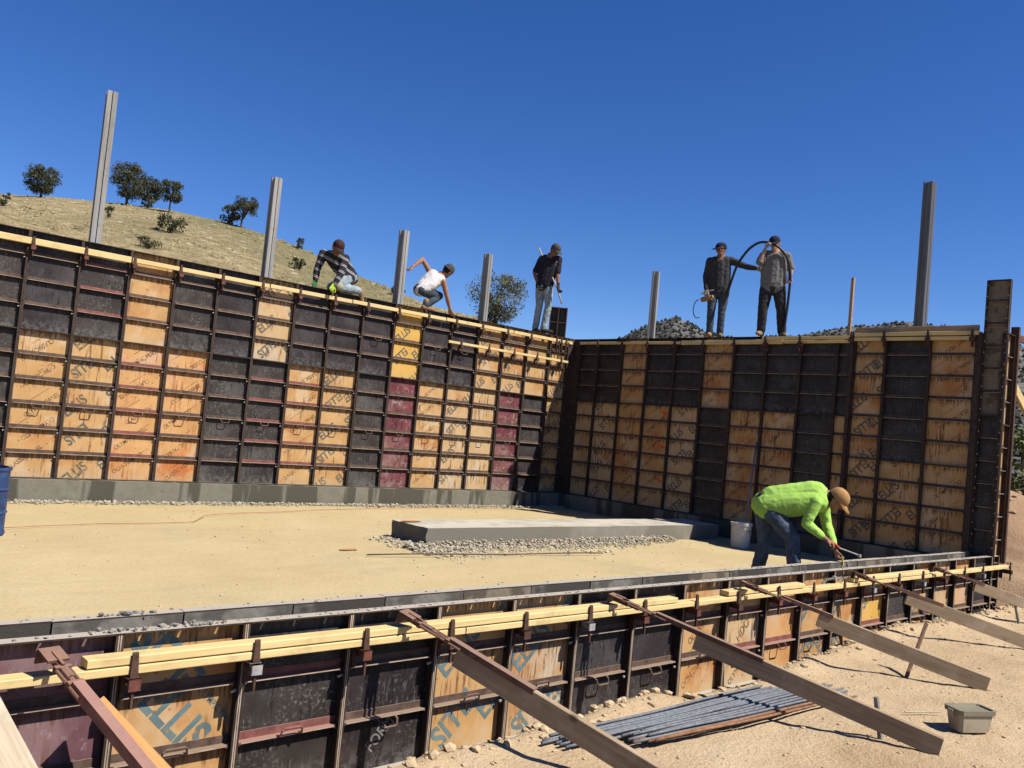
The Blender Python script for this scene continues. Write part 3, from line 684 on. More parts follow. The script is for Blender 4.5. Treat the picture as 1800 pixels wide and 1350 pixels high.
# ------------------------------------------------------------------ low near wall
YN = -7.859; ZT = 0.0954; S0 = -10.981
wallN = thing('formwork_wall', 'low formwork wall across the foreground, propped by slanting braces', 'formwork', (-5.5, YN, -0.82))
nk = ['ply_purple', 'ply_purple', 'ply_tan', 'ply_slate', 'ply_black', 'ply_tan', 'ply_pale', 'ply_black', 'ply_black', 'ply_tan', 'ply_pale', 'ply_orange', 'ply_tan', 'ply_tan', 'ply_yellow', 'ply_slate', 'ply_tan', 'ply_pale', 'ply_orange', 'ply_black', 'ply_tan']
nl = [None, None, 'BIG', None, 'FORM', 'E', 'E', None, None, 'O', 'HDO', None, 'E', 'E', 'E', None, 'E', 'E', None, None, None]
npk = {3: 'rib_pink', 10: 'rib_pink', 11: 'rib_pink', 14: 'rib_pink', 0: 'rib_pink'}
for k in range(-4, 21):
    x = S0 + LW * (k - 2); w = LW if k < 20 else 0.26
    let = nl[k] if k >= 0 else None; lm = None; ls = 0.21
    if let == 'E': lm = 'ink_teal'
    if let == 'BIG':
        let = [('ELLIS', 0.23, 0.36, 0.43, math.radians(-47), True), ('ELLIS', 0.23, 0.22, 0.80, math.radians(133), True), ('OLYMPIC PANEL', 0.05, 0.52, 0.50, math.radians(-47), False)]; lm = 'ink_teal'
    if let == 'FORM': let = [('FORM', 0.10, 0.30, 0.20, math.radians(48), False)]; lm = 'ink_white'
    if let == 'HDO': let = [('HDO', 0.12, 0.36, 0.47, math.radians(46), False), ('OLYMPIC', 0.08, 0.30, 0.12, math.radians(42), False)]; lm = 'ink_dark'
    panel(wallN, (x, YN, ZT - 3 * FT), 0, w, 3, nk[k] if k >= 0 else ('ply_tan', 'ply_black')[k % 2], npk.get(k, 'rib'), let, handle=1, hup=(k in (2, 3, 5, 6, 9)), framem='frame_near', slots=True, lsize=ls, lmat=lm, nud=False)
wallI = thing('formwork_wall', 'concrete smeared inner form face of the low near wall, beside the sand', 'formwork', (-5.5, -7.6, -0.82))
fm = ['form_face_dark', 'form_face', 'form_face', 'form_face_dark', 'form_face', 'form_face_tan', 'form_face_dark', 'form_face', 'form_face_dark', 'form_face_tan', 'form_face_dark', 'form_face', 'form_face_dark', 'form_face', 'form_face_tan', 'form_face', 'form_face', 'form_face_dark', 'form_face']
def inner_mesh(mat):
    b = MB(); b.box(0.004, LW - 0.004, 0, 0.014, 0, 3 * FT - .008); return b.mesh('plywood', mat)
def inner_frame():
    b = MB(); b.box(0.001, LW - .001, 0.0, 0.075, 3 * FT - .0075, 3 * FT); b.box(0.001, 0.009, 0.0145, 0.075, 0, 3 * FT - .008); b.box(LW - .009, LW - .001, 0.0145, 0.075, 0, 3 * FT - .008)
    b.box(0.010, LW - .010, 0.0145, 0.06, FT, FT + .006); b.box(0.010, LW - .010, 0.0145, 0.06, 2 * FT, 2 * FT + .006)
    return b.mesh('form_panel', 'frame_near')
for k in range(-6, 18):
    x = -11.2 + LW * k
    if x > -0.6: break
    o = link('form_panel', shared('infr', inner_frame), wallI, (x + 5.5, RL.uniform(-.004, .004), ZT + 0.012 - 3 * FT + 0.82 + RL.uniform(-.002, .002)))
    link('plywood', shared(('inpl', fm[(k + 1) % 19]), lambda: inner_mesh(fm[(k + 1) % 19])), o)
b = MB(); b.box(-14.7, 0.28, YN + 0.076, -7.601, -0.84, -0.10)
tag(b.build('concrete_wall', 'conc_wet'), 'dark wet concrete in the slot of the low near wall', 'concrete')
b = MB(); b.box(-0.10, 0.02, -7.60, -7.50, -0.5, 0.125); 
tag(b.build('concrete_stub', 'conc', bevel=0.012), 'rough concrete stub at the right end of the low inner form', 'concrete')
# crumbs of concrete along the rails
def crumbs(label, spots, n, spread):
    p = []
    for (x, y, z) in spots:
        for _ in range(n): p.append((x + rng.normal(0, spread), y + rng.normal(0, 0.018), z + abs(rng.normal(0, .006))))
    o = kind(stones('concrete_crumbs', p, 0.004, 0.022, 'clump'), 'stuff'); tag(o, label, 'crumbs')
crumbs('grey concrete crumbs on the left end of the near wall rails', [(-10.98, -7.82, ZT), (-10.85, -7.83, ZT), (-10.72, -7.82, ZT), (-10.6, -7.83, ZT), (-10.8, -7.58, ZT + .012), (-10.9, -7.57, ZT + .012)], 16, 0.05)
p = [(x, YN + 0.04 + rng.normal(0, .02), ZT) for x in rng.uniform(-11.5, 0, 420)] + [(x, -7.56 + rng.normal(0, .02), ZT + .012) for x in rng.uniform(-11.5, -.3, 320)]
o = kind(stones('concrete_crumbs', p, 0.002, 0.011, 'clump'), 'stuff'); tag(o, 'fine grey crumbs strewn along both near wall rails', 'crumbs')
crumbs('small heap of wet concrete on the pale waler by the stooping worker', [(-4.35, -7.885, .018), (-4.5, -7.885, .018), (-4.25, -7.88, .018)], 30, 0.06)

# ---- lumber
def board(name, label, a, bb, wd, ht, mat, roll=0.0, cat='board', parent=None):
    """straight board from a to bb; ht measured upward, wd sideways."""
    a, bb = Vector(a), Vector(bb); ax = (bb - a); L = ax.length; ax.normalize()
    side = ax.cross(Vector((0, 0, 1))).normalized(); upv = side.cross(ax).normalized()
    b = MB(); n = max(2, int(L / 0.25)); bow = random.uniform(-.004, .004) * min(L, 3)
    prof = [(-wd / 2 + .004, -ht / 2), (wd / 2 - .004, -ht / 2), (wd / 2, -ht / 2 + .004), (wd / 2, ht / 2 - .004), (wd / 2 - .004, ht / 2), (-wd / 2 + .004, ht / 2), (-wd / 2, ht / 2 - .004), (-wd / 2, -ht / 2 + .004)]
    vs = []; fs = []
    for i in range(n + 1):
        t = i / n; q = bow * math.sin(math.pi * t)
        for (u, w) in prof: vs.append((L * t, u + q, w))
    for i in range(n):
        for j in range(8): fs.append((i * 8 + j, (i + 1) * 8 + j, (i + 1) * 8 + (j + 1) % 8, i * 8 + (j + 1) % 8))
    fs += [tuple(range(8)), tuple(n * 8 + j for j in range(8))[::-1]]
    b.add(vs, fs)
    o = b.build(name, mat)
    m = Matrix((ax, -side, upv)).transposed() @ Matrix.Rotation(roll, 3, 'X'); o.rotation_euler = m.to_euler(); o.location = a
    if parent: o.parent = parent; o.location = a - Vector(parent.location)
    elif label: tag(o, label, cat)
    return o
yl = YN - 0.0465; W2 = 0.038; W4 = 0.089; zl, zu = -0.047, -0.006
board('wale_board', 'lower pale waler against the near wall, its end at the left edge of the picture', (-14.5, yl, zl), (-9.02, yl, zl), W4, W2, 'pine')
board('wale_board', 'lower pale waler under the longest board, near the second brace', (-9.01, yl, zl), (-5.98, yl, zl + .006), W4, W2, 'pine')
board('wale_board', 'lower pale waler passing under the stooping worker', (-5.97, yl, zl + .006), (-3.2, yl, zl + .010), W4, W2, 'pine')
board('wale_board', 'lower pale waler reaching past the right end of the near wall', (-3.19, yl, zl + .010), (0.42, yl, zl + .008), W4, W2, 'pine')
board('wale_board', 'long pale upper waler starting beside the leftmost visible clamp', (-11.14, yl - .003, zu + .002), (-6.93, yl, zu + .005), W4, W2, 'pine')
board('wale_board', 'short pale upper waler ending below the stooping worker', (-6.24, yl + .004, zu + .010), (-5.02, yl, zu + .012), W4, W2, 'pine')
board('wale_board', 'pale upper waler at the right part of the near wall', (-4.08, yl - .004, zu + .014), (-2.25, yl, zu + .012), W4, W2, 'pine')
cm = ['clamp_red', 'clamp_grey', 'clamp_brown', 'clamp_brown', 'clamp_red', 'clamp_grey', 'clamp_red', 'clamp_red', 'clamp_brown', 'clamp_grey', 'clamp_red', 'clamp_red', 'clamp_brown', 'clamp_red', 'clamp_red', 'clamp_red', 'clamp_grey', 'clamp_red', 'clamp_grey', 'clamp_red', 'clamp_brown', 'clamp_grey', 'clamp_brown']
cx = [-13.45, -12.84, -12.23, -11.62, -10.95, -10.36, -9.73, -9.14, -8.53, -7.92, -7.33, -6.70, -6.10, -5.48, -4.88, -4.27, -3.66, -3.05, -2.44, -1.83, -1.22, -0.62, 0.36]
for x, m in zip(cx, cm):
    dbl = (-11.12 < x < -6.93) or (-6.33 < x < -5.02) or (-4.08 < x < -2.25)
    clamp(wallN, (x, YN, -0.060), 0, m, 0.093)
# walers on the tall walls
def lw_z(x): return 2.905
for (x0, x1, lab, dz) in ((-12.0, -8.60, 'pale waler at the top left corner of the tall wall', 0), (-8.58, -6.62, 'pale waler between the two tallest left columns', .010), (-6.60, -5.20, 'pale waler just under the worker in the striped shirt', .02),
                          (-5.18, -3.3, 'pale waler between the striped shirt worker and the white vest worker', .03), (-3.28, -1.7, 'pale waler below the hand of the white vest worker', .04), (-1.68, -0.10, 'pale waler end meeting the inner corner', .045)):
    board('wale_board', lab, (x0 if x0 > -11.9 else -15.2, -0.021, lw_z(x0) + dz), (x1, -0.021, lw_z(x1) + dz + .006), W2, 0.080 if x1 < -8 else 0.058, 'pine')
board('wale_board', 'short thin waler hung below the top one near the inner corner', (-3.22, -0.060, 2.565), (-0.22, -0.060, 2.565), W2, 0.045, 'pine')
board('wale_board', 'long narrow waler on the shaded right wall beside the inner corner', (-0.021, -0.18, 2.965), (-0.021, -2.60, 2.955), W2, 0.050, 'pine')
board('wale_board', 'shaded waler below the two workers with the hose', (-0.021, -2.62, 2.955), (-0.021, -4.60, 2.955), W2, 0.075, 'pine')
board('wale_board', 'shaded upper waler right of the worker in the grey shirt', (-0.062, -4.25, 3.005), (-0.062, -5.74, 3.005), W2, 0.048, 'pine')
board('wale_board', 'shaded lower waler right of the worker in the grey shirt', (-0.021, -4.62, 2.950), (-0.021, -5.72, 2.950), W2, 0.048, 'pine')
board('wale_board', 'upper waler beside the tall end post', (-0.056, -5.80, 3.040), (-0.056, -7.52, 3.045), W2, 0.055, 'pine')
board('wale_board', 'lower waler beside the tall end post', (-0.056, -5.80, 2.975), (-0.056, -7.46, 2.975), W2, 0.050, 'pine')
board('edge_board', 'dark brown board on top of the right wall beside the tall end post', (0.02, -5.78, 3.105), (0.02, -7.50, 3.110), 0.038, 0.105, 'old_wood')
lm_ = ['clamp_red', 'clamp_red', 'clamp_red', 'clamp_brown', 'clamp_red', 'clamp_red', 'clamp_brown', 'clamp_red', 'clamp_red', 'clamp_brown', 'clamp_brown', 'clamp_brown', 'clamp_brown', 'clamp_brown', 'clamp_brown', 'clamp_brown']
for i in range(1, 24): clamp(wallL, (XE[i] + 0.035, 0, 2.875 + 0.045 * max(0, 1 - i / 14)), 0, lm_[max(0, 16 - i)], 0.041)
for x in (-2.95, -2.3, -1.68, -1.08, -0.42): clamp(wallL, (x, -0.03, 2.56), 0, 'clamp_brown', 0.052)
for x in (-0.55, -0.42, -0.28): clamp(wallL, (x, 0, 2.93), 0, 'clamp_brown', 0.041)
for x in (-0.50, -0.33, -0.24):
    b = MB(); b.box(x - .008, x + .008, -0.075, -0.055, 2.45, 2.96); b.build('hanger_bar', 'frame', wallL, (6, 0, 0))
for i in range(0, 8): clamp(wallR, (0, -0.66 - LW * i, 2.95), RZW, 'clamp_brown', 0.041 if i < 6 else 0.083)
for y in (-5.76, -6.25, -6.87, -7.45): clamp(wallR, (-0.035, y, 3.0), RZW, 'clamp_brown', 0.045)

# ---- braces
def brace(label, T, E, b0, b1, ch, chm, boardm='old_wood'):
    T, E = Vector(T), Vector(E); L = (E - T).length; a = (E - T) / L
    s = a.cross(Vector((0, 0, 1))).normalized(); n = s.cross(a).normalized()
    r = thing('wall_brace', label, 'brace', T)
    at = lambda d, u=0, w=0: a * d + n * u + s * w
    b = MB()                                                       # head that hooks over the waler
    b.obox(at(0.00, .012), a * .050, s * .045, n * .006); b.obox(at(-.045, -.015), a * .006, s * .045, n * .032)
    b.obox(at(0.04, .0), a * .05, s * .006, n * .024)
    b.build('head_plate', 'turn', r)
    b = MB(); b.tube([at(.02), at(.20)], .013, 8); b.tube([at(.10), at(.17)], .021, 8)
    b.tube([at(.09, .0, -.028), at(ch[0] + .08, .0, -.028)], .0075, 6); b.tube([at(.09, .0, .028), at(ch[0] + .08, .0, .028)], .0075, 6)
    b.obox(at(.09), a * .010, s * .034, n * .014); b.obox(at(ch[0] - .01), a * .012, s * .034, n * .016); b.tube([at(.2), at(ch[0])], .009, 6)
    b.build('turnbuckle', 'turn', r)
    b = MB()                                                       # steel channel lying on the board
    m = (ch[0] + ch[1]) / 2; h = (ch[1] - ch[0]) / 2
    hh = .020 if b0 is None else .012; b.obox(at(m, .022), a * h, s * .0235, n * .003); b.obox(at(m, .0188 - hh, .0215), a * h, s * .002, n * hh); b.obox(at(m, .0188 - hh, -.0215), a * h, s * .002, n * hh)
    b.build('channel', chm, r)
    if b0 is not None:
        o = board('board', None, T + at(b0, -.045), T + at(b1 * L, -.045), W2, 0.122, boardm, parent=r)
    return r
brace('red painted steel brace at the lower left of the picture', (-11.285, -7.965, 0.05), (-10.93, -9.72, -0.52), None, 1, (0.22, 1.62), 'channel_pink')
brace('rusty brace with a wide brown board, second from the left', (-9.456, -7.965, 0.075), (-8.90, -9.62, -0.43), 0.36, 1, (0.30, 0.85), 'channel_rust')
brace('brown board brace passing over the rebar bundle', (-7.671, -7.965, 0.065), (-6.97, -9.92, -0.40), 0.60, 1, (0.30, 1.05), 'channel_rust')
brace('brown board brace meeting the dirt left of the leaning stake', (-6.008, -7.965, 0.07), (-5.02, -9.52, -0.40), 0.60, 1, (0.28, 0.70), 'channel_rust')
brace('brown board brace running out of the right edge of the picture', (-4.012, -7.965, 0.06), (-2.75, -9.25, -0.42), 0.50, 1, (0.28, 0.85), 'channel_rust')
brace('farthest brown board brace, by the right end of the near wall', (-2.129, -7.965, 0.05), (-0.60, -9.15, -0.42), 0.50, 1, (0.28, 0.60), 'channel_rust')
o = board('plank', 'bleached wide plank leaning in the lower left corner', (-11.72, -7.97, 0.18), (-11.36, -8.36, -0.52), 0.26, 0.045, 'grey_wood', cat='plank')
board('plank', 'orange brown board leaning beside the red steel brace', (-11.10, -8.0, -0.15), (-10.69, -8.33, -0.62), 0.085, 0.038, 'orange_wood', cat='plank')

# ---- steel columns standing in the tall walls
def column(label, x, y, z1, rz, s=0.20, mat='column'):
    h = s / 2; g = 0.005; c = 0.012
    b = MB()
    for sx_ in (-1, 1):
        x0, x1 = (g, h) if sx_ > 0 else (-h, -g)
        i = 0.018
        poly = [(x0, -h), (x1, -h), (x1, -h + .036), (x1 - sx_ * i if sx_ > 0 else x1, -h + .036), (x1 - sx_ * i if sx_ > 0 else x1, h - .036), (x1, h - .036), (x1, h), (x0, h)]
        if sx_ < 0: poly = [(x1, -h), (x1, h), (x0, h), (x0, h - .036), (x0 + i, h - .036), (x0 + i, -h + .036), (x0, -h + .036), (x0, -h)]
        b.prism(poly, 0, z1 - 2.9)
    b.box(-g, g, -h + .03, h - .03, 0, z1 - 2.93)
    o = b.build('steel_column', mat, None, (x, y, 2.9), bevel=0.003); o.rotation_euler = (0, 0, rz)
    return tag(o, label, 'column', 'steel columns standing in the tall walls')
column('tallest grey steel column, leftmost in the picture', -9.02, 0.165, 5.08, -0.12, 0.128)
column('grey steel column left of the worker in the striped shirt', -6.59, 0.165, 4.58, 0.04, 0.124)
column('grey steel column gripped by the worker in the white vest', -4.205, 0.165, 4.315, 0.20, 0.130)
column('grey steel column in front of the big juniper', -2.315, 0.165, 4.306, 0.30, 0.126)
column('brown grey steel column before the pointed mountain', 0.165, -1.77, 4.327, 0.50, 0.125)
column('tall dark shiny steel column near the right end post', 0.165, -6.65, 5.29, -0.05, 0.135, 'column_dark')
b = MB(); b.box(-.022, .022, -.022, .022, 0, 1.05)
tag(b.build('wooden_stake', 'old_wood', None, (0.12, -5.62, 2.9)), 'thin brown stake on the right wall, right of the hose worker', 'stake')
# small panel standing at the corner
sp = thing('small_form_panel', 'small dark framed panel standing upright at the inner corner', 'panel', (-0.45, 0.08, 3.02), math.radians(-44))
b = MB(); w = 0.34; h = 0.60
for x in (-w / 2, w / 2 - .02, -.012): b.box(x, x + .022, -.05, .02, 0, h)
for z in (0, h / 2 - .012, h - .022): b.box(-w / 2 + .0225, w / 2 - .0205, -.045, .018, z + .001, z + .021)
b.build('frame', 'clamp_brown', sp)
b = MB(); b.box(-w / 2 + .005, w / 2 - .005, .021, .034, .004, h - .004); b.build('plywood', 'ply_black', sp)

# ---- rebar
def rebar_mesh(L, mat, seed):
    r = random.Random(seed); b = MB()
    pts = [(L * i / 14, 0.004 * math.sin(i * .5 + seed), 0.002 * math.sin(i * .8)) for i in range(15)]
    b.tube(pts, 0.0090, 6); return b.mesh('rebar', mat, True)
for i in range(26):
    m = 'rebar_rust' if i in (10, 12, 13) else 'rebar_blue'
    RB = random.Random(100 + i); row = i % 14; lay = i // 14
    me = shared(('rb', m, i % 3), lambda: rebar_mesh(2.05, m, i % 3))
    u = (row + RB.uniform(-.35, .35)) / 13.0
    st = Vector((-9.02 + RB.uniform(-.10, .10) + (0.34 if row > 6 else 0.0) + 0.16 * u + (0.12 if lay else 0), -8.68 - 0.30 * u, ZG + 0.040 + 0.020 * lay + 0.012 * RB.random()))
    en = Vector((st.x + 2.0, -8.70 - 0.42 * u + RB.uniform(-.02, .02), ZG + 0.045 + 0.020 * lay + 0.012 * RB.random()))
    o = link('rebar', me, None, st); d = (en - st).normalized()
    o.rotation_euler = Vector((1, 0, 0)).rotation_difference(d).to_euler()
    tag(o, 'rust brown rebar in the bundle lying on the dirt' if m == 'rebar_rust' else 'blue grey steel rebar in the bundle lying on the dirt', 'rebar', 'rusty bars of the rebar bundle' if m == 'rebar_rust' else 'blue grey bars of the rebar bundle')
b = MB(); b.tube([(-7.388 + 3.15 * t, -4.415 - .44 * t, ZS + .03 + .006 * math.sin(9 * t)) for t in np.linspace(0, 1, 12)], 0.008, 6)
tag(b.build('rebar', 'frame', smooth=True), 'single dark rebar lying on the sand before the footing slab', 'rebar')
# ---- stakes in the dirt
def stake(label, a, bb, r, mat):
    b = MB(); b.tube([a, bb], r, 6); tag(b.build('stake', mat), label, 'stake')
stake('rusty flat stake leaning behind the brace board, left of the right edge', (-5.42, -9.02, -0.60), (-4.95, -9.0, -0.10), 0.016, 'turn')
stake('short mud grey stake standing beside the third brace board', (-7.02, -9.60, -0.62), (-7.06, -9.55, -0.24), 0.016, 'clump')
stake('short mud grey stake beside the right end of the near wall', (-1.30, -8.62, -0.6), (-1.36, -8.55, -0.22), 0.015, 'clump')
stake('thin pale stick lying on the dirt by the plastic box', (-6.30, -9.42, -0.485), (-6.05, -9.56, -0.48), 0.006, 'grey_wood')
# ---- plastic box
bx = thing('storage_box', 'small dusty olive plastic box with a recessed lid on the dirt', 'box', (-6.22, -9.80, ZG + 0.005), math.radians(-28)); bx.scale = (0.86, 0.86, 0.95)
b = MB()
def ring(w, d, z, c=.02):
    return [(-w + c, -d, z), (w - c, -d, z), (w, -d + c, z), (w, d - c, z), (w - c, d, z), (-w + c, d, z), (-w, d - c, z), (-w, -d + c, z)]
rs = [ring(.135, .070, 0), ring(.152, .085, .13)]
b.add(rs[0] + rs[1], [tuple(range(8))[::-1], tuple(range(8, 16))] + [(i, (i + 1) % 8, 8 + (i + 1) % 8, 8 + i) for i in range(8)])
M['box_body'] = plain('dusty tan plastic', (0.42, 0.36, 0.26), 0.6, 0.15, 8, 0, 0.05); M['box_lid'] = plain('olive plastic lid', (0.25, 0.225, 0.16), 0.5, 0.15, 8, 0, 0.05)
b.build('body', 'box_body', bx)
b = MB(); rs = [ring(.162, .095, .118), ring(.165, .098, .150), ring(.150, .083, .150), ring(.145, .078, .138)]
b.add(sum(rs, []), [(k * 8 + i, k * 8 + (i + 1) % 8, k * 8 + 8 + (i + 1) % 8, k * 8 + 8 + i) for k in range(3) for i in range(8)] + [tuple(range(24, 32))])
b.build('lid', 'box_lid', bx)
for x_ in (-.173, .173):
    b = MB(); b.box(x_ - .007, x_ + .007, -.025, .025, .085, .140); b.build('latch', 'box_body', bx)
# ---- bucket with a pole
M['bucket'] = plain('white pail plastic', (0.62, 0.60, 0.56), 0.5, 0.12, 6, 0, 0.05); M['blue_pole'] = plain('dull blue grey pole', (0.20, 0.215, 0.27), 0.5, 0.15, 6, 0, 0)
bk = thing('bucket', 'white plastic pail standing in the shade of the right wall', 'bucket', (-1.02, -4.74, ZS))
b = MB(); b.lathe([(0.125, 0.0), (0.135, 0.02), (0.150, 0.33), (0.160, 0.335), (0.160, 0.375), (0.150, 0.378), (0.142, 0.37), (0.128, 0.04)], 28); b.build('pail', 'bucket', bk, smooth=False)
b = MB(); b.tube([(0.155 * math.cos(a), 0.155 * math.sin(a) , 0.33 - 0.13 * math.sin((a + 2.6) / 3.14 * math.pi)) for a in np.linspace(-2.6, 0.54, 16)], 0.004, 6); b.build('handle', 'clamp_grey', bk)
b = MB()
for k, (z, hh, a0, a1) in enumerate(((.25, .03, -1.75, -1.45), (.20, .035, -1.78, -1.42), (.13, .055, -1.72, -1.5), (.07, .035, -1.76, -1.46))):
    r0 = 0.1275 + .068 * z
    v = [(r0 * math.cos(a) * 1.01, r0 * math.sin(a) * 1.01, zz) for zz in (z, z + hh) for a in np.linspace(a0, a1, 5)]
    b.add([(p[0] * (1.0 if q < 5 else 1.012), p[1] * (1.0 if q < 5 else 1.012), p[2]) for q, p in enumerate(v)], [(i, i + 1, i + 6, i + 5) for i in range(4)])
b.build('label_print', 'ply_black', bk)
b = MB(); b.tube([(-0.96, -4.74, ZS + .02), (-0.07, -4.30, 1.32)], 0.013, 8)
tag(b.build('pole', 'blue_pole', smooth=True), 'blue grey pole standing in the white pail, leaning on the right wall', 'pole')
# ---- blue drum
M['drum'] = plain('scuffed blue drum', (0.030, 0.060, 0.16), 0.5, 0.5, 10, 0, 0.1)
dr = thing('drum', 'scuffed dark blue drum at the left edge of the picture', 'drum', (-10.565, -2.55, ZS))
b = MB(); b.lathe([(.27, 0), (.285, .012), (.285, .03), (.275, .045), (.275, .20), (.290, .215), (.275, .23), (.275, .42), (.290, .435), (.275, .45), (.275, .60), (.288, .615), (.288, .635), (.262, .64), (.255, .45)], 32); b.build('shell', 'drum', dr)
# ---- red string line
M['string'] = plain('red cord', (0.46, 0.22, 0.14), 0.8, 0.2, 8, 0, 0)
pl = [(-11.5, -2.6), (-10.9, -2.42), (-10.265, -2.313), (-9.6, -2.16), (-9.29, -2.05), (-8.6, -2.06), (-8.21, -2.0), (-8.02, -1.7), (-7.81, -1.39), (-7.3, -1.22), (-6.83, -1.114), (-5.9, -0.86), (-5.0, -0.66), (-3.9, -0.52), (-2.6, -0.48), (-1.3, -0.7)]
pts = resample([(x, y, ZS + .018) for x, y in pl], 70)
b = MB(); b.tube([(p.x, p.y + .02 * math.sin(i * .7), p.z) for i, p in enumerate(pts)], 0.0045, 5)
tag(b.build('cord', 'string', smooth=True), 'thin red cord trailing across the sand floor', 'cord')
M['orange_dirt'] = plain('orange sawdust', (0.50, 0.24, 0.10), 0.9, 0.3, 10, 0, 0.2)
for (cx_, cy_, cz_, n_, lab_) in ((-6.15, -3.45, -.046, 9, 'orange sawdust patch on top of the footing slab'), (-7.35, -4.02, ZS + .016, 10, 'orange sawdust patch on the sand left of the footing slab')):
    b = MB()
    v = [(cx_ + .16 * math.cos(a) * random.uniform(.5, 1.1), cy_ + .07 * math.sin(a) * random.uniform(.5, 1.1), cz_) for a in np.linspace(0, 6.28, n_, endpoint=False)]; b.add(v, [tuple(range(n_))])
    tag(b.build('sawdust', 'orange_dirt'), lab_, 'sawdust')
# ---- things beyond the right end
board('plank', 'pale diagonal prop behind the right end of the tall wall', (0.40, -7.55, 2.95), (2.6, -7.95, 1.0), 0.05, 0.12, 'pine', cat='plank')
board('plank', 'reddish bar jutting out at the top of the tall end post', (0.30, -7.72, 3.06), (1.0, -8.0, 3.02), 0.05, 0.10, 'channel_pink', cat='bar')
board('plank', 'brown plank lying on the dirt mound beyond the right wall', (2.4, -8.2, 0.16), (6.5, -6.2, 0.22), 0.25, 0.06, 'old_wood', cat='plank')

# ------------------------------------------------------------------ trees and brush
def leaf_quads(centres, radii, per, size):
    V = []; F = []
    for c, r in zip(centres, radii):
        for _ in range(per):
            d = rng.normal(0, 1, 3); d /= np.linalg.norm(d); p = np.array(c) + d * r * rng.random() ** 0.45 * np.array([1, 1, .8])
            a = rng.normal(0, 1, 3); a /= np.linalg.norm(a); b_ = np.cross(a, rng.normal(0, 1, 3)); b_ /= np.linalg.norm(b_) + 1e-9
            s = size * rng.uniform(.6, 1.3); k = len(V)
            V += [p - a * s - b_ * s * .55, p + a * s - b_ * s * .4, p + a * s * .9 + b_ * s * .5, p - a * s * .8 + b_ * s * .6]; F.append((k, k + 1, k + 2, k + 3))
    return V, F
def tree(name, label, base_, H, W, lobes, per, leaf, mat='leaf', trunk=0.25, lean=(0, 0), group=None, cat='tree', seed=0, low=0.3):
    r = np.random.default_rng(seed); t = thing(name, label, cat, base_, 0, group)
    C = []; Rr = []
    for k in range(lobes):
        a = r.random() * 6.28; q = r.random() ** 0.5; z = low + (0.92 - low) * r.random()
        env = math.sin(math.pi * min(1, max(0.05, (z - low * 0.6) / (1.08 - low * 0.6)))) ** 0.6
        C.append((math.cos(a) * q * W * 0.40 * env + lean[0] * z, math.sin(a) * q * W * 0.40 * env + lean[1] * z, z * H)); Rr.append(W * r.uniform(.10, .17))
    V, F = leaf_quads(C, Rr, per, leaf)
    link('crown', meshnp('crown', V, F, mat), t)
    if trunk:
        b = MB(); th = H * trunk
        b.tube([(0, 0, -0.3), (lean[0] * .1, lean[1] * .1, th * .5), (lean[0] * .3, lean[1] * .3, th)], [W * .040, W * .032, W * .026], 7)
        for k in range(6):
            c = C[k * lobes // 6]; b.tube([(lean[0] * .25, lean[1] * .25, th * r.uniform(.55, .95)), (c[0] * .55, c[1] * .55, (th + c[2]) / 2), c], [W * .028, W * .018, W * .008], 5)
        b.build('trunk', 'bark', t)
    return t
def onhill(x, y):
    z = hillz(x, y); return (x, y, (z if z is not None else 0) - 0.05)
TG = 'junipers on the hillside'
tree('juniper_tree', 'round dark juniper on the ridge, farthest left', onhill(9.6, 85.7), 3.3, 3.9, 70, 80, 0.075, seed=1, low=0.18, trunk=.25, group=TG)
tree('juniper_tree', 'largest dark juniper on the ridge, right of the tallest column', onhill(18.4, 87.4), 4.8, 4.4, 85, 80, 0.075, seed=2, low=0.22, trunk=.35, group=TG)
tree('juniper_tree', 'dark juniper touching the right side of the largest one', onhill(20.9, 87.9), 3.9, 3.2, 55, 75, 0.075, seed=3, low=0.2, trunk=.35, group=TG)
tree('juniper_tree', 'slim dark juniper on a bare trunk on the ridge', onhill(21.3, 82.4), 3.7, 2.7, 46, 75, 0.07, seed=4, low=0.36, trunk=.5, group=TG)
tree('juniper_tree', 'open leaning juniper left of the second column', onhill(26.7, 76.2), 3.6, 3.0, 44, 70, 0.07, seed=5, low=0.45, trunk=.5, lean=(.5, -.3), group=TG)
tree('juniper_tree', 'big olive juniper behind the fourth column', onhill(24.5, 30.8), 3.6, 4.4, 90, 80, 0.050, 'leaf2', seed=6, low=0.12, trunk=.4, group=TG)
def shrub(label, x, y, H, W, lobes, per, leaf, mat, seed, z=None):
    b0 = onhill(x, y) if z is None else (x, y, z)
    tree('shrub', label, b0, H, W, lobes, per, leaf, mat, 0.15, seed=seed, low=0.15, cat='shrub', group='shrubs on the hillside')
shrub('low bush left of the leaning juniper', 26.0, 77.6, 2.2, 3.0, 30, 30, 0.10, 'leaf', 11)
shrub('bush at the foot of the pair of junipers', 20.2, 86.2, 1.5, 1.7, 16, 26, 0.09, 'leaf', 12)
shrub('wide green bush in the middle of the slope', 13.0, 58.5, 1.4, 2.7, 26, 30, 0.08, 'leaf', 13)
shrub('small dark bush beside the tallest column', 9.7, 63.4, 1.1, 1.1, 12, 26, 0.07, 'leaf', 14)
shrub('grey green bush low on the slope', 7.9, 47.7, 0.8, 1.7, 16, 26, 0.06, 'sage', 15)
shrub('small bush on the ridge right of the second column', 28.6, 66.5, 1.2, 1.4, 14, 26, 0.07, 'leaf', 16)
shrub('green bush on the slope left of the striped shirt worker', 20.1, 50.1, 1.2, 1.6, 16, 28, 0.07, 'leaf', 17)
shrub('dark bush at the left edge of the slope', 3.0, 68.4, 1.2, 1.4, 14, 26, 0.08, 'leaf', 18)
shrub('low bush behind the worker in the white vest', 27.8, 47.0, 0.8, 1.6, 14, 24, 0.06, 'sage', 19)
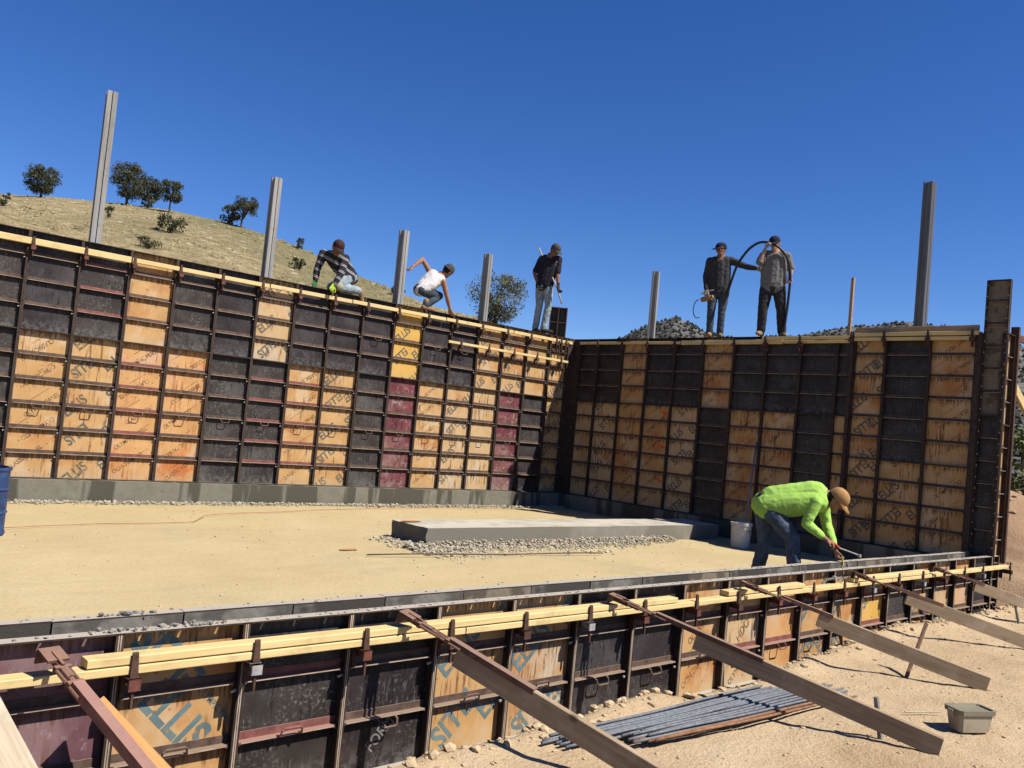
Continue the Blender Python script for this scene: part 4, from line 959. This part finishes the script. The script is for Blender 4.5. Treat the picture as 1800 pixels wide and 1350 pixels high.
shrub('light green brush at the right edge, behind the end post', 25.4, -0.6, 3.6, 3.6, 50, 44, 0.09, 'leaf_light', 20, -0.5)
shrub('dull low brush at the right edge, below the light green one', 16.5, -3.4, 1.7, 2.8, 34, 36, 0.07, 'sage', 21, -0.4)

# ------------------------------------------------------------------ people
SPH = []
for i in range(48):
    z = 1 - 2 * (i + .5) / 48; a = i * 2.399963; q = math.sqrt(1 - z * z); SPH.append(Vector((q * math.cos(a), q * math.sin(a), z)))
class Blob:
    def __init__(s): s.bm = bmesh.new()
    def cone(s, a, b, ra, rb=None):
        a, b = Vector(a), Vector(b); rb = ra if rb is None else rb
        vs = [s.bm.verts.new(a + d * ra) for d in SPH] + ([s.bm.verts.new(b + d * rb) for d in SPH] if (a - b).length > 1e-5 else [])
        r = bmesh.ops.convex_hull(s.bm, input=vs)
        kill = [e for e in r['geom_interior'] if isinstance(e, bmesh.types.BMVert)]
        if kill: bmesh.ops.delete(s.bm, geom=kill, context='VERTS')
        return s
    def chain(s, pts, rads):
        for i in range(len(pts) - 1): s.cone(pts[i], pts[i + 1], rads[i], rads[i + 1])
        return s
    def ell(s, c, axes):
        c = Vector(c); vs = [s.bm.verts.new(c + axes[0] * d.x + axes[1] * d.y + axes[2] * d.z) for d in SPH]
        bmesh.ops.convex_hull(s.bm, input=vs); return s
    def build(s, name, mat, parent, voxel=0.012, smooth=4, wrinkle=0.0, wsc=9.0):
        me = bpy.data.meshes.new(name); s.bm.to_mesh(me); s.bm.free()
        o = bpy.data.objects.new(name, me); sc.collection.objects.link(o)
        m = o.modifiers.new('r', 'REMESH'); m.mode = 'VOXEL'; m.voxel_size = voxel; m.use_smooth_shade = True
        if smooth: m = o.modifiers.new('s', 'SMOOTH'); m.factor = 0.5; m.iterations = smooth
        me2 = evaluated(o)
        bpy.data.objects.remove(o); bpy.data.meshes.remove(me)
        me2.name = name; me2.materials.clear(); me2.materials.append(M[mat])
        if wrinkle:
            n_ = len(me2.vertices); co = np.empty(n_ * 3); no = np.empty(n_ * 3)
            me2.vertices.foreach_get('co', co); me2.vertices.foreach_get('normal', no)
            w = np.array([noise.noise((x * wsc, y * wsc, z * wsc * 1.5)) + 0.6 * noise.noise((x * wsc * 2.3 + 5, y * wsc * 2.3, z * wsc * 2.6)) for x, y, z in co.reshape(-1, 3)])
            me2.vertices.foreach_set('co', (co.reshape(-1, 3) + no.reshape(-1, 3) * (w * wrinkle)[:, None]).ravel()); me2.update()
        me2.polygons.foreach_set('use_smooth', [True] * len(me2.polygons))
        return link(name, me2, parent)
def fabric(name, c, var=0.2, scale=18): M[name] = plain(name, c, 0.9, var, scale, 0, 0.2, spec=0.15); return name
fabric('skin_tan', (0.36, 0.19, 0.125), 0.1); fabric('skin_brown', (0.24, 0.125, 0.085), 0.1); fabric('skin_fair', (0.46, 0.26, 0.19), 0.1)
fabric('denim_light', (0.28, 0.35, 0.40), 0.3, 14); fabric('denim_mid', (0.075, 0.10, 0.14), 0.35, 12); fabric('denim_dark', (0.058, 0.075, 0.10), 0.3, 14); fabric('trouser_dark', (0.035, 0.036, 0.042), 0.3)
fabric('hi_vis', (0.37, 0.62, 0.12), 0.16, 5); fabric('white_vest', (0.74, 0.73, 0.73), 0.05); fabric('navy_tee', (0.022, 0.022, 0.032), 0.3); fabric('grey_tee', (0.175, 0.172, 0.168), 0.07, 7); fabric('charcoal', (0.045, 0.046, 0.052), 0.1, 7); fabric('black_cloth', (0.02, 0.022, 0.030), 0.2)
fabric('cap_tan', (0.42, 0.235, 0.095), 0.12); fabric('cap_brown', (0.055, 0.028, 0.024), 0.2); fabric('cap_navy', (0.014, 0.017, 0.034), 0.2); fabric('cap_grey', (0.075, 0.07, 0.068), 0.25)
fabric('boot_tan', (0.30, 0.19, 0.10), 0.25); fabric('boot_dark', (0.06, 0.045, 0.035), 0.25); fabric('glove_lime', (0.45, 0.62, 0.06), 0.15); fabric('glove_green', (0.03, 0.16, 0.06), 0.2); fabric('glove_grey', (0.33, 0.30, 0.25), 0.2); fabric('glove_dark', (0.04, 0.04, 0.045), 0.2)
fabric('hair_dark', (0.02, 0.015, 0.012), 0.2); fabric('print_pink', (0.62, 0.30, 0.26), 0.2); fabric('knee_pad', (0.36, 0.34, 0.25), 0.2); fabric('eye_dark', (0.02, 0.015, 0.012), 0.1)
def striped(name, axis_, base_c, stripe_c, period, lo=0.62):
    m, nt, b, v = base(name, 0.9, rnd=False, spec=0.1)
    d = nn(nt, 'ShaderNodeVectorMath', operation='DOT_PRODUCT'); d.inputs[1].default_value = Vector(axis_).normalized() / period; nt.links.new(v, d.inputs[0])
    fr = nn(nt, 'ShaderNodeMath', operation='FRACT'); nt.links.new(d.outputs['Value'], fr.inputs[0])
    col = ramp(nt, fr.outputs[0], [(0.0, base_c), (lo, base_c), (lo + .02, stripe_c), (lo + .12, stripe_c), (lo + .14, base_c), (lo + .22, base_c), (lo + .24, stripe_c), (lo + .30, stripe_c), (lo + .32, base_c)])
    setc(nt, b, col); M[name] = m; return name
def hand(B, wr, d, n, curl=0.5, side=1, k=1.0):
    """palm, four unequal bent fingers and a thumb; d along the hand, n out of the palm."""
    wr, d = Vector(wr), Vector(d).normalized(); n = Vector(n); n = (n - d * n.dot(d)).normalized(); s = d.cross(n).normalized() * side
    kn = wr + d * .085 * k
    for q in (-.022, 0, .022): B.cone(wr + s * q * .6 * k, kn + s * q * k, .020 * k, .018 * k)
    for i, (q, L) in enumerate(((-.031, .062), (-.011, .076), (.010, .080), (.030, .070))):
        a = kn + s * q * k; c1 = curl * .7
        m_ = a + (d * math.cos(c1) + n * math.sin(c1)) * L * .5 * k; c2 = curl * 2.0
        e = m_ + (d * math.cos(c2) + n * math.sin(c2)) * L * .5 * k
        B.cone(a, m_, .0105 * k, .0098 * k); B.cone(m_, e, .0098 * k, .0085 * k)
    t0 = wr + d * .03 * k + s * .026 * k; t1 = t0 + (d * .6 + s * .7 + n * .35).normalized() * .042 * k; t2 = t1 + (d * .8 + n * .5 + s * .1).normalized() * .034 * k
    B.cone(t0, t1, .0135 * k, .0115 * k); B.cone(t1, t2, .0115 * k, .0095 * k)
def person(label, J, face, skin, shirt, trouser, boots, sleeve, cap, capface=None, gloves=(None, None), brim=1.0, neckline=0.0, handdir=None, curl=0.6, bulk=1.0, legbulk=1.0, up=None, tilt=-0.25, toe=None, capk=1.0, sole=True):
    J = {k: Vector(v) for k, v in J.items()}; base_ = Vector((J['pelvis'].x, J['pelvis'].y, min(J['al'].z, J['ar'].z) - 0.09))
    P = thing('person', label, 'person', base_)
    for k in J: J[k] = J[k] - base_
    F = Vector(face).normalized(); U = Vector(up).normalized() if up else (J['head'] - J['neck']).normalized()
    U = (U - F * U.dot(F)).normalized(); S = F.cross(U).normalized()
    hd = J['head']; sp = (J['neck'] - J['pelvis']).normalized()
    wl_, wr_ = J['hl'], J['hr']
    # where each hand points and the wrist sits a little short of it
    def wrist(e, h): return h
    hipw = J['hipl'], J['hipr']
    # ---- body, one continuous skin
    B = Blob()
    B.ell(hd, (S * .074, F * .094, U * .112)); B.cone(hd + F * .030 - U * .055, hd + F * .062 - U * .088, .056, .034)
    B.cone(hd + F * .092 + U * .008, hd + F * .108 - U * .018, .010, .016); B.ell(hd + F * .088 - U * .062, (S * .026, F * .012, U * .011))
    B.cone(hd + F * .080 + U * .030 + S * .03, hd + F * .080 + U * .030 - S * .03, .020)
    for s in (-1, 1): B.ell(hd + S * s * .078 - F * .008 - U * .004, (S * .012, F * .020, U * .033))
    B.cone(J['neck'], hd - U * .05 - F * .01, .058, .054)
    B.cone(J['sl'], J['sr'], .055); B.cone(J['neck'], J['chest'], .075, .115); B.cone(J['chest'], J['pelvis'], .11, .11)
    for a, e, h, gl, sd in (('sl', 'el', 'hl', gloves[0], 1), ('sr', 'er', 'hr', gloves[1], -1)):
        B.chain([J[a], J[a].lerp(J[e], .35), J[e]], [.052, .047, .038]); B.chain([J[e], J[e].lerp(J[h], .3), J[h]], [.038, .041, .026])
        d = (handdir or {}).get(h, (J[h] - J[e])); n = (handdir or {}).get(h + 'n', F)
        if gl:
            G = Blob(); G.cone(J[h] - Vector(d).normalized() * .05, J[h], .036, .030); hand(G, J[h], d, n, curl, sd, 1.12); G.build('glove', gl, P, 0.008, 1)
        hand(B, J[h], d, n, curl, sd)
    for a, k, n_ in (('hipl', 'kl', 'al'), ('hipr', 'kr', 'ar')):
        B.chain([J[a], J[k], J[k].lerp(J[n_], .3), J[n_]], [.075, .052, .053, .036])
    B.build('body', skin, P, 0.009, 2)
    for s in (-1, 1):
        e = MB(); 
        me_ = Blob(); me_.ell(hd + F * .089 + S * s * .031 + U * .010, (S * .013, F * .006, U * .007)); me_.build('eye', 'eye_dark', P, 0.004, 0)
    # ---- trousers
    T = Blob(); lb = legbulk
    T.cone(J['hipl'], J['hipr'], .100 * lb); T.cone(J['pelvis'], J['pelvis'] + sp * .08, .118 * lb, .118 * lb)
    for a, k, n_ in (('hipl', 'kl', 'al'), ('hipr', 'kr', 'ar')):
        T.chain([J[a], J[a].lerp(J[k], .5), J[k], J[k].lerp(J[n_], .35), J[n_].lerp(J[k], .03)], [.100 * lb, .090 * lb, .071 * lb, .070 * lb, .064 * lb])
    T.build('trousers', trouser, P, 0.010, 2, 0.006, 13)
    # ---- shirt
    H = Blob(); w1 = J['sl'].lerp(J['sr'], .22); w2 = J['sl'].lerp(J['sr'], .78); bl = bulk
    pl_, pr_ = J['hipl'].lerp(J['hipr'], .12) - sp * .00, J['hipl'].lerp(J['hipr'], .88) - sp * .00
    H.chain([w1, w1.lerp(pl_, .45), pl_], [.088 * bl, .108 * bl, .112 * bl]); H.chain([w2, w2.lerp(pr_, .45), pr_], [.088 * bl, .108 * bl, .112 * bl])
    H.cone(J['chest'], J['pelvis'] + sp * .06, .122 * bl, .132 * bl); H.cone(w1, w2, .085); H.cone(J['neck'] - sp * .03, J['chest'], .070, .115 * bl)
    for a, e, h in (('sl', 'el', 'hl'), ('sr', 'er', 'hr')):
        if sleeve == 0: H.cone(J[a].lerp(J['chest'], .35), J[a].lerp(J['chest'], .2), .07, .06)
        elif sleeve <= 1: H.chain([J[a], J[a].lerp(J[e], .4), J[a].lerp(J[e], sleeve)], [.072, .066, .060])
        else:
            H.chain([J[a], J[a].lerp(J[e], .5), J[e], J[e].lerp(J[h], .4), J[e].lerp(J[h], sleeve - 1)], [.074, .064, .056, .052, .042])
    H.build('shirt', shirt, P, 0.010, 2, 0.0055, 13)
    # ---- boots
    for a, k in (('al', 'kl'), ('ar', 'kr')):
        d = Vector(toe[a]) if toe else Vector((F.x, F.y, 0)).normalized(); an = J[a]; dn = Vector((0, 0, -1)) if not toe else Vector(toe.get(a + 'd', (0, 0, -1)))
        d = d.normalized()
        Q = Blob(); Q.cone(an - dn * .07, an + dn * .035, .053, .048); Q.chain([an + dn * .045 - d * .045, an + dn * .048 + d * .06, an + dn * .058 + d * .165], [.042, .046, .034])
        Q.cone(an + dn * .078 - d * .05, an + dn * .078 + d * .16, .016, .016)
        Q.build('boot', boots, P, 0.010, 2)
    # ---- hair and cap
    R_ = Blob(); R_.ell(hd - F * .018 + U * .012, (S * .081, F * .090, U * .108)); hr = R_
    bmesh.ops.bisect_plane(hr.bm, geom=hr.bm.verts[:] + hr.bm.edges[:] + hr.bm.faces[:], plane_co=hd + F * .035 - U * .02, plane_no=(F * .8 - U * .6), clear_outer=True)
    bmesh.ops.holes_fill(hr.bm, edges=hr.bm.edges[:]); hr.build('hair', 'hair_dark', P, 0.009, 2)
    CF = Vector(capface).normalized() if capface else F; CF = (CF - U * CF.dot(U)).normalized(); CS = CF.cross(U)
    b = MB(); n = 20; m = 7; cc = hd + U * .030; vs = []; ck = capk
    for i in range(m + 1):
        t = i / m * math.pi / 2
        for j in range(n):
            a = 2 * math.pi * j / n; q = math.cos(t) ** 0.8
            vs.append(cc + CS * (math.cos(a) * .090 * q * ck) + CF * (math.sin(a) * .108 * q * ck) + U * (math.sin(t) * .100 * ck + (-.012 if i == 0 else 0)))
    fs = [(i * n + j, i * n + (j + 1) % n, (i + 1) * n + (j + 1) % n, (i + 1) * n + j) for i in range(m) for j in range(n)]
    b.add(vs, fs); c = b.build('cap', cap, P, smooth=True)
    b = MB(); vs = []; k = 11
    for lay in (0, .006):
        for i in range(k):
            a = math.pi * (i / (k - 1)); r0 = (CS * math.cos(a) * .088 + CF * math.sin(a) * .100) * ck
            ext = (CF * (.085 * math.sin(a) ** .7) + U * (-.030 * math.sin(a) - .012 * math.cos(a) ** 2)) * brim
            vs += [cc + r0 + U * lay, cc + r0 + ext + U * lay]
    q = 2 * k
    fs = [(2 * i, 2 * i + 2, 2 * i + 3, 2 * i + 1) for i in range(k - 1)] + [(q + 2 * i, q + 2 * i + 1, q + 2 * i + 3, q + 2 * i + 2) for i in range(k - 1)] + [(2 * i + 1, 2 * i + 3, q + 2 * i + 3, q + 2 * i + 1) for i in range(k - 1)]
    b.add(vs, fs); b.build('brim', cap, c, smooth=True)
    return P, base_

TOC = Vector((-0.7, -0.72, 0))                                    # horizontally towards the photographer's side
STR = striped('striped_shirt', (0.35, -0.1, 0.93), (0.030, 0.029, 0.038), (0.40, 0.39, 0.40), 0.115)
P1, B1 = person('worker in a striped shirt and brown cap kneeling on top of the tall wall',
       {'head': [-5.555, -0.03, 3.725], 'neck': [-5.50, 0.10, 3.645], 'chest': [-5.452, 0.135, 3.558], 'pelvis': [-5.171, 0.151, 3.336], 'sl': [-5.664, 0.20, 3.622], 'el': [-5.736, 0.211, 3.363], 'hl': [-5.764, 0.18, 3.175], 'sr': [-5.365, 0.024, 3.590], 'er': [-5.472, -0.072, 3.327], 'hr': [-5.574, -0.075, 3.135],
        'hipl': [-5.258, 0.079, 3.300], 'hipr': [-5.103, 0.19, 3.340], 'kl': [-5.44, 0.02, 3.130], 'al': [-5.06, 0.02, 3.130], 'kr': [-5.43, 0.26, 3.135], 'ar': [-5.08, 0.25, 3.135]},
       (-0.05, -0.80, -0.62), 'skin_brown', STR, 'denim_light', 'boot_tan', 1.98, 'cap_brown', gloves=('glove_green', 'glove_lime'), curl=0.8, toe={'al': (0.1, 0, -1), 'ar': (0.1, 0, -1), 'ald': (1, 0, 0.05), 'ard': (1, 0, 0.05)}, up=(0.1, -0.55, 0.8))
pk = Blob(); pk.ell((-5.455, -0.03, 3.125), (Vector((.075, 0, 0)), Vector((0, .06, 0)), Vector((0, 0, .07))))
o = pk.build('knee_pad', 'knee_pad', P1, 0.01, 2); o.location = -B1
P2, B2 = person('crouching worker in a white sleeveless vest, arm reaching to a grey column',
       {'head': [-3.297, 0.05, 3.800], 'neck': [-3.40, 0.093, 3.70], 'chest': [-3.508, 0.136, 3.62], 'pelvis': [-3.72, 0.22, 3.405], 'sl': [-3.521, 0.277, 3.755], 'el': [-3.645, 0.352, 3.955], 'hl': [-3.85, 0.33, 3.785], 'sr': [-3.443, -0.047, 3.567], 'er': [-3.345, -0.06, 3.323], 'hr': [-3.228, -0.02, 3.135],
        'hipl': [-3.70, 0.30, 3.40], 'hipr': [-3.75, 0.139, 3.375], 'kl': [-3.36, 0.28, 3.40], 'al': [-3.55, 0.26, 3.135], 'kr': [-3.415, 0.07, 3.335], 'ar': [-3.67, 0.09, 3.135]},
       (0.86, 0.25, -0.42), 'skin_tan', 'white_vest', 'denim_dark', 'boot_tan', 0, 'cap_grey', capface=(-0.9, -0.2, 0.0), brim=0.6, curl=0.5, toe={'al': (1, 0, 0), 'ar': (1, 0, 0)}, handdir={'hr': (.5, 0, -.8), 'hl': (-.6, -.1, -.7), 'hln': (-.7, 0, .5)})
b = MB(); b.obox(Vector((-3.68, 0.06, 3.425)) - B2, (.045, 0, -.018), (0, .006, 0), (.012, 0, .032)); tag(b.build('pocket_cloth', 'white_vest', None, B2), 'pale rectangular card in the back pocket of the crouching worker', 'card')
P3, B3 = person('worker in a dark printed T-shirt and pale jeans looking down at the wall corner',
       {'head': [-0.835, -0.053, 4.676], 'neck': [-0.852, 0.043, 4.562], 'chest': [-0.848, 0.08, 4.454], 'pelvis': [-0.865, 0.134, 3.993], 'sl': [-0.925, 0.205, 4.505], 'el': [-1.0, 0.295, 4.22], 'hl': [-0.985, 0.172, 3.975], 'sr': [-0.744, -0.081, 4.510], 'er': [-0.766, -0.112, 4.209], 'hr': [-0.803, -0.195, 3.965],
        'hipl': [-0.885, 0.212, 3.975], 'hipr': [-0.834, 0.050, 3.97], 'kl': [-0.888, 0.190, 3.585], 'al': [-0.90, 0.235, 3.145], 'kr': [-0.828, 0.0, 3.585], 'ar': [-0.85, 0.06, 3.145]},
       (0.10, -0.80, -0.58), 'skin_brown', 'navy_tee', 'denim_light', 'boot_dark', 0.85, 'cap_grey', gloves=('glove_dark', 'glove_dark'), curl=0.9, bulk=1.05, toe={'al': (-.2, -.9, 0), 'ar': (.5, -.8, 0)}, up=(.0, -.5, .85))
pt = Blob(); pt.ell((-0.800, -0.085, 4.405), (Vector((.050, -.03, 0)), Vector((.008, .03, 0)), Vector((0, -.01, .085))))
o = pt.build('shirt_print', 'print_pink', P3, 0.007, 2); o.location = -B3
b = MB(); b.tube([(-0.885, 0.36, 4.74), (-0.83, -0.20, 3.92), (-0.80, -0.33, 3.62)], .016, 8); tag(b.build('rod', 'grey_wood', smooth=True), 'long rod held by the worker in the dark T-shirt', 'rod')
person('worker in a charcoal long-sleeved shirt, one arm out, holding a tool at his side',
       {'head': [0.132, -3.176, 4.604], 'neck': [0.162, -3.167, 4.485], 'chest': [0.162, -3.167, 4.359], 'pelvis': [0.167, -3.174, 3.888], 'sl': [0.061, -3.019, 4.401], 'el': [0.047, -2.968, 4.121], 'hl': [-0.011, -3.043, 3.884], 'sr': [0.262, -3.310, 4.428], 'er': [0.354, -3.541, 4.330], 'hr': [0.344, -3.782, 4.270],
        'hipl': [0.114, -3.097, 3.864], 'hipr': [0.222, -3.250, 3.873], 'kl': [0.074, -3.115, 3.525], 'al': [0.112, -3.09, 3.150], 'kr': [0.214, -3.238, 3.540], 'ar': [0.24, -3.22, 3.150]},
       (-0.85, -0.42, -0.12), 'skin_brown', 'charcoal', 'denim_dark', 'boot_tan', 1.95, 'cap_navy', capface=(-0.85, 0.35, 0), gloves=('glove_grey', 'glove_grey'), curl=0.9, legbulk=0.95, bulk=0.98, toe={'al': (-.8, -.5, 0), 'ar': (-.7, -.6, 0)})
person('stout worker in a grey short-sleeved shirt raising a black hose to his face',
       {'head': [0.091, -4.243, 4.605], 'neck': [0.138, -4.24, 4.483], 'chest': [0.143, -4.239, 4.34], 'pelvis': [0.143, -4.238, 3.884], 'sl': [0.046, -4.076, 4.401], 'el': [-0.114, -4.111, 4.262], 'hl': [-0.098, -4.185, 4.465], 'sr': [0.243, -4.397, 4.415], 'er': [0.283, -4.463, 4.206], 'hr': [0.221, -4.487, 4.04],
        'hipl': [0.096, -4.150, 3.861], 'hipr': [0.195, -4.328, 3.869], 'kl': [0.034, -4.152, 3.50], 'al': [0.076, -4.125, 3.150], 'kr': [0.222, -4.372, 3.525], 'ar': [0.272, -4.391, 3.150]},
       (-0.88, -0.20, -0.30), 'skin_fair', 'grey_tee', 'trouser_dark', 'boot_tan', 0.95, 'cap_navy', gloves=('glove_grey', None), curl=1.0, bulk=1.14, legbulk=1.12, toe={'al': (-.9, -.2, 0), 'ar': (-.6, -.7, 0)}, handdir={'hl': (0, -.3, .9), 'hln': (.3, -.6, 0)})
b = MB(); hp = resample([(0.092, -3.40, 3.80), (0.09, -3.428, 3.896), (0.04, -3.52, 4.091), (-0.03, -3.644, 4.299), (-0.05, -3.85, 4.53), (-0.06, -4.04, 4.62), (-0.10, -4.19, 4.60), (0.02, -4.33, 4.56), (0.14, -4.45, 4.40), (0.19, -4.50, 4.20), (0.20, -4.515, 4.03), (0.22, -4.49, 3.6), (0.20, -4.46, 3.05)], 60)
for _ in range(4): hp = [hp[0]] + [(hp[i - 1] + hp[i] * 2 + hp[i + 1]) / 4 for i in range(1, len(hp) - 1)] + [hp[-1]]
b.tube(hp, .021, 10); M['hose'] = plain('black rubber hose', (0.022, 0.022, 0.025), 0.45, 0.2, 8, 0, 0.05)
tag(b.build('hose', 'hose', smooth=True), 'black vibrator hose arching over the worker in the grey shirt', 'hose')
vt = thing('vibrator_tool', 'small motor tool with a looped black cable held low by the charcoal shirt worker', 'power tool', (-0.06, -3.06, 3.70))
b = MB(); b.tube([(0, .06, 0), (0, -.12, .03)], .045, 10); b.tube([(0, -.10, .03), (0, -.16, .05)], .028, 8); b.build('motor', 'boot_tan', vt)
b = MB(); b.tube([(.0, .09, .10), (-.01, .0, .14), (0, -.16, .16)], .010, 6); b.tube([(0, -.02, .05), (0, -.16, -.02)], .010, 6); b.build('handle', 'clamp_grey', vt)
b = MB(); b.tube([Vector((0, .06, 0)) + Vector((-.02, .0, 0)) + Vector((0, .10 * math.sin(t) + .05, -.16 + .16 * math.cos(t))) for t in np.linspace(0, 3.6, 20)], .008, 6); b.build('cable', 'hose', vt)
person('worker in a lime green shirt and tan cap bending over the low near wall',
       {'head': [-3.575, -7.465, 0.745], 'neck': [-3.592, -7.355, 0.765], 'chest': [-3.647, -7.243, 0.765], 'pelvis': [-3.878, -6.831, 0.640], 'sl': [-3.483, -7.259, 0.702], 'el': [-3.45, -7.313, 0.45], 'hl': [-3.640, -7.520, 0.235], 'sr': [-3.782, -7.343, 0.700], 'er': [-3.859, -7.292, 0.466], 'hr': [-3.74, -7.455, 0.330],
        'hipl': [-3.811, -6.746, 0.600], 'hipr': [-3.962, -6.887, 0.590], 'kl': [-3.78, -6.78, 0.20], 'al': [-3.787, -6.707, -0.175], 'kr': [-3.88, -7.155, 0.300], 'ar': [-3.83, -7.20, -0.15]},
       (0.25, -0.62, -0.72), 'skin_tan', 'hi_vis', 'denim_mid', 'boot_dark', 1.80, 'cap_tan', curl=0.9, bulk=1.28, legbulk=1.12, toe={'al': (0, -1, 0), 'ar': (0, -1, 0)}, up=(.12, -.72, .62), capk=1.06, handdir={'hl': (.0, -.35, -.9), 'hr': (.3, -.7, -.4)})
b = MB(); b.tube([(-3.635, -7.60, 0.17), (-3.63, -7.615, 0.075)], .010, 6); M['yellow_tool'] = plain('yellow plastic', (0.65, 0.5, 0.08), 0.5, 0.1, 8, 0, 0)
tag(b.build('marker', 'yellow_tool'), 'yellow marker in the lowered hand of the lime green shirt worker', 'marker')
hm = thing('pry_tool', 'red handled steel tool in the near hand of the lime green shirt worker', 'tool', (-3.70, -7.53, 0.30))
M['red_grip'] = plain('red grip', (0.45, 0.05, 0.03), 0.5, 0.1, 8, 0, 0)
b = MB(); b.tube([(-.02, .03, .02), (.06, -.03, -.05)], .017, 8); b.build('grip', 'red_grip', hm)
b = MB(); b.tube([(.06, -.03, -.05), (.24, -.17, -.11)], .007, 6); b.box(.225, .255, -.185, -.16, -.13, -.10); b.build('shaft', 'clamp_grey', hm)
for o_ in COL.objects:
    if o_.parent is None and o_.type in {'MESH', 'EMPTY'} and 'kind' not in o_: o_['kind'] = 'thing'

for o_ in list(COL.objects): sc.collection.objects.link(o_)
bpy.data.collections.remove(COL)
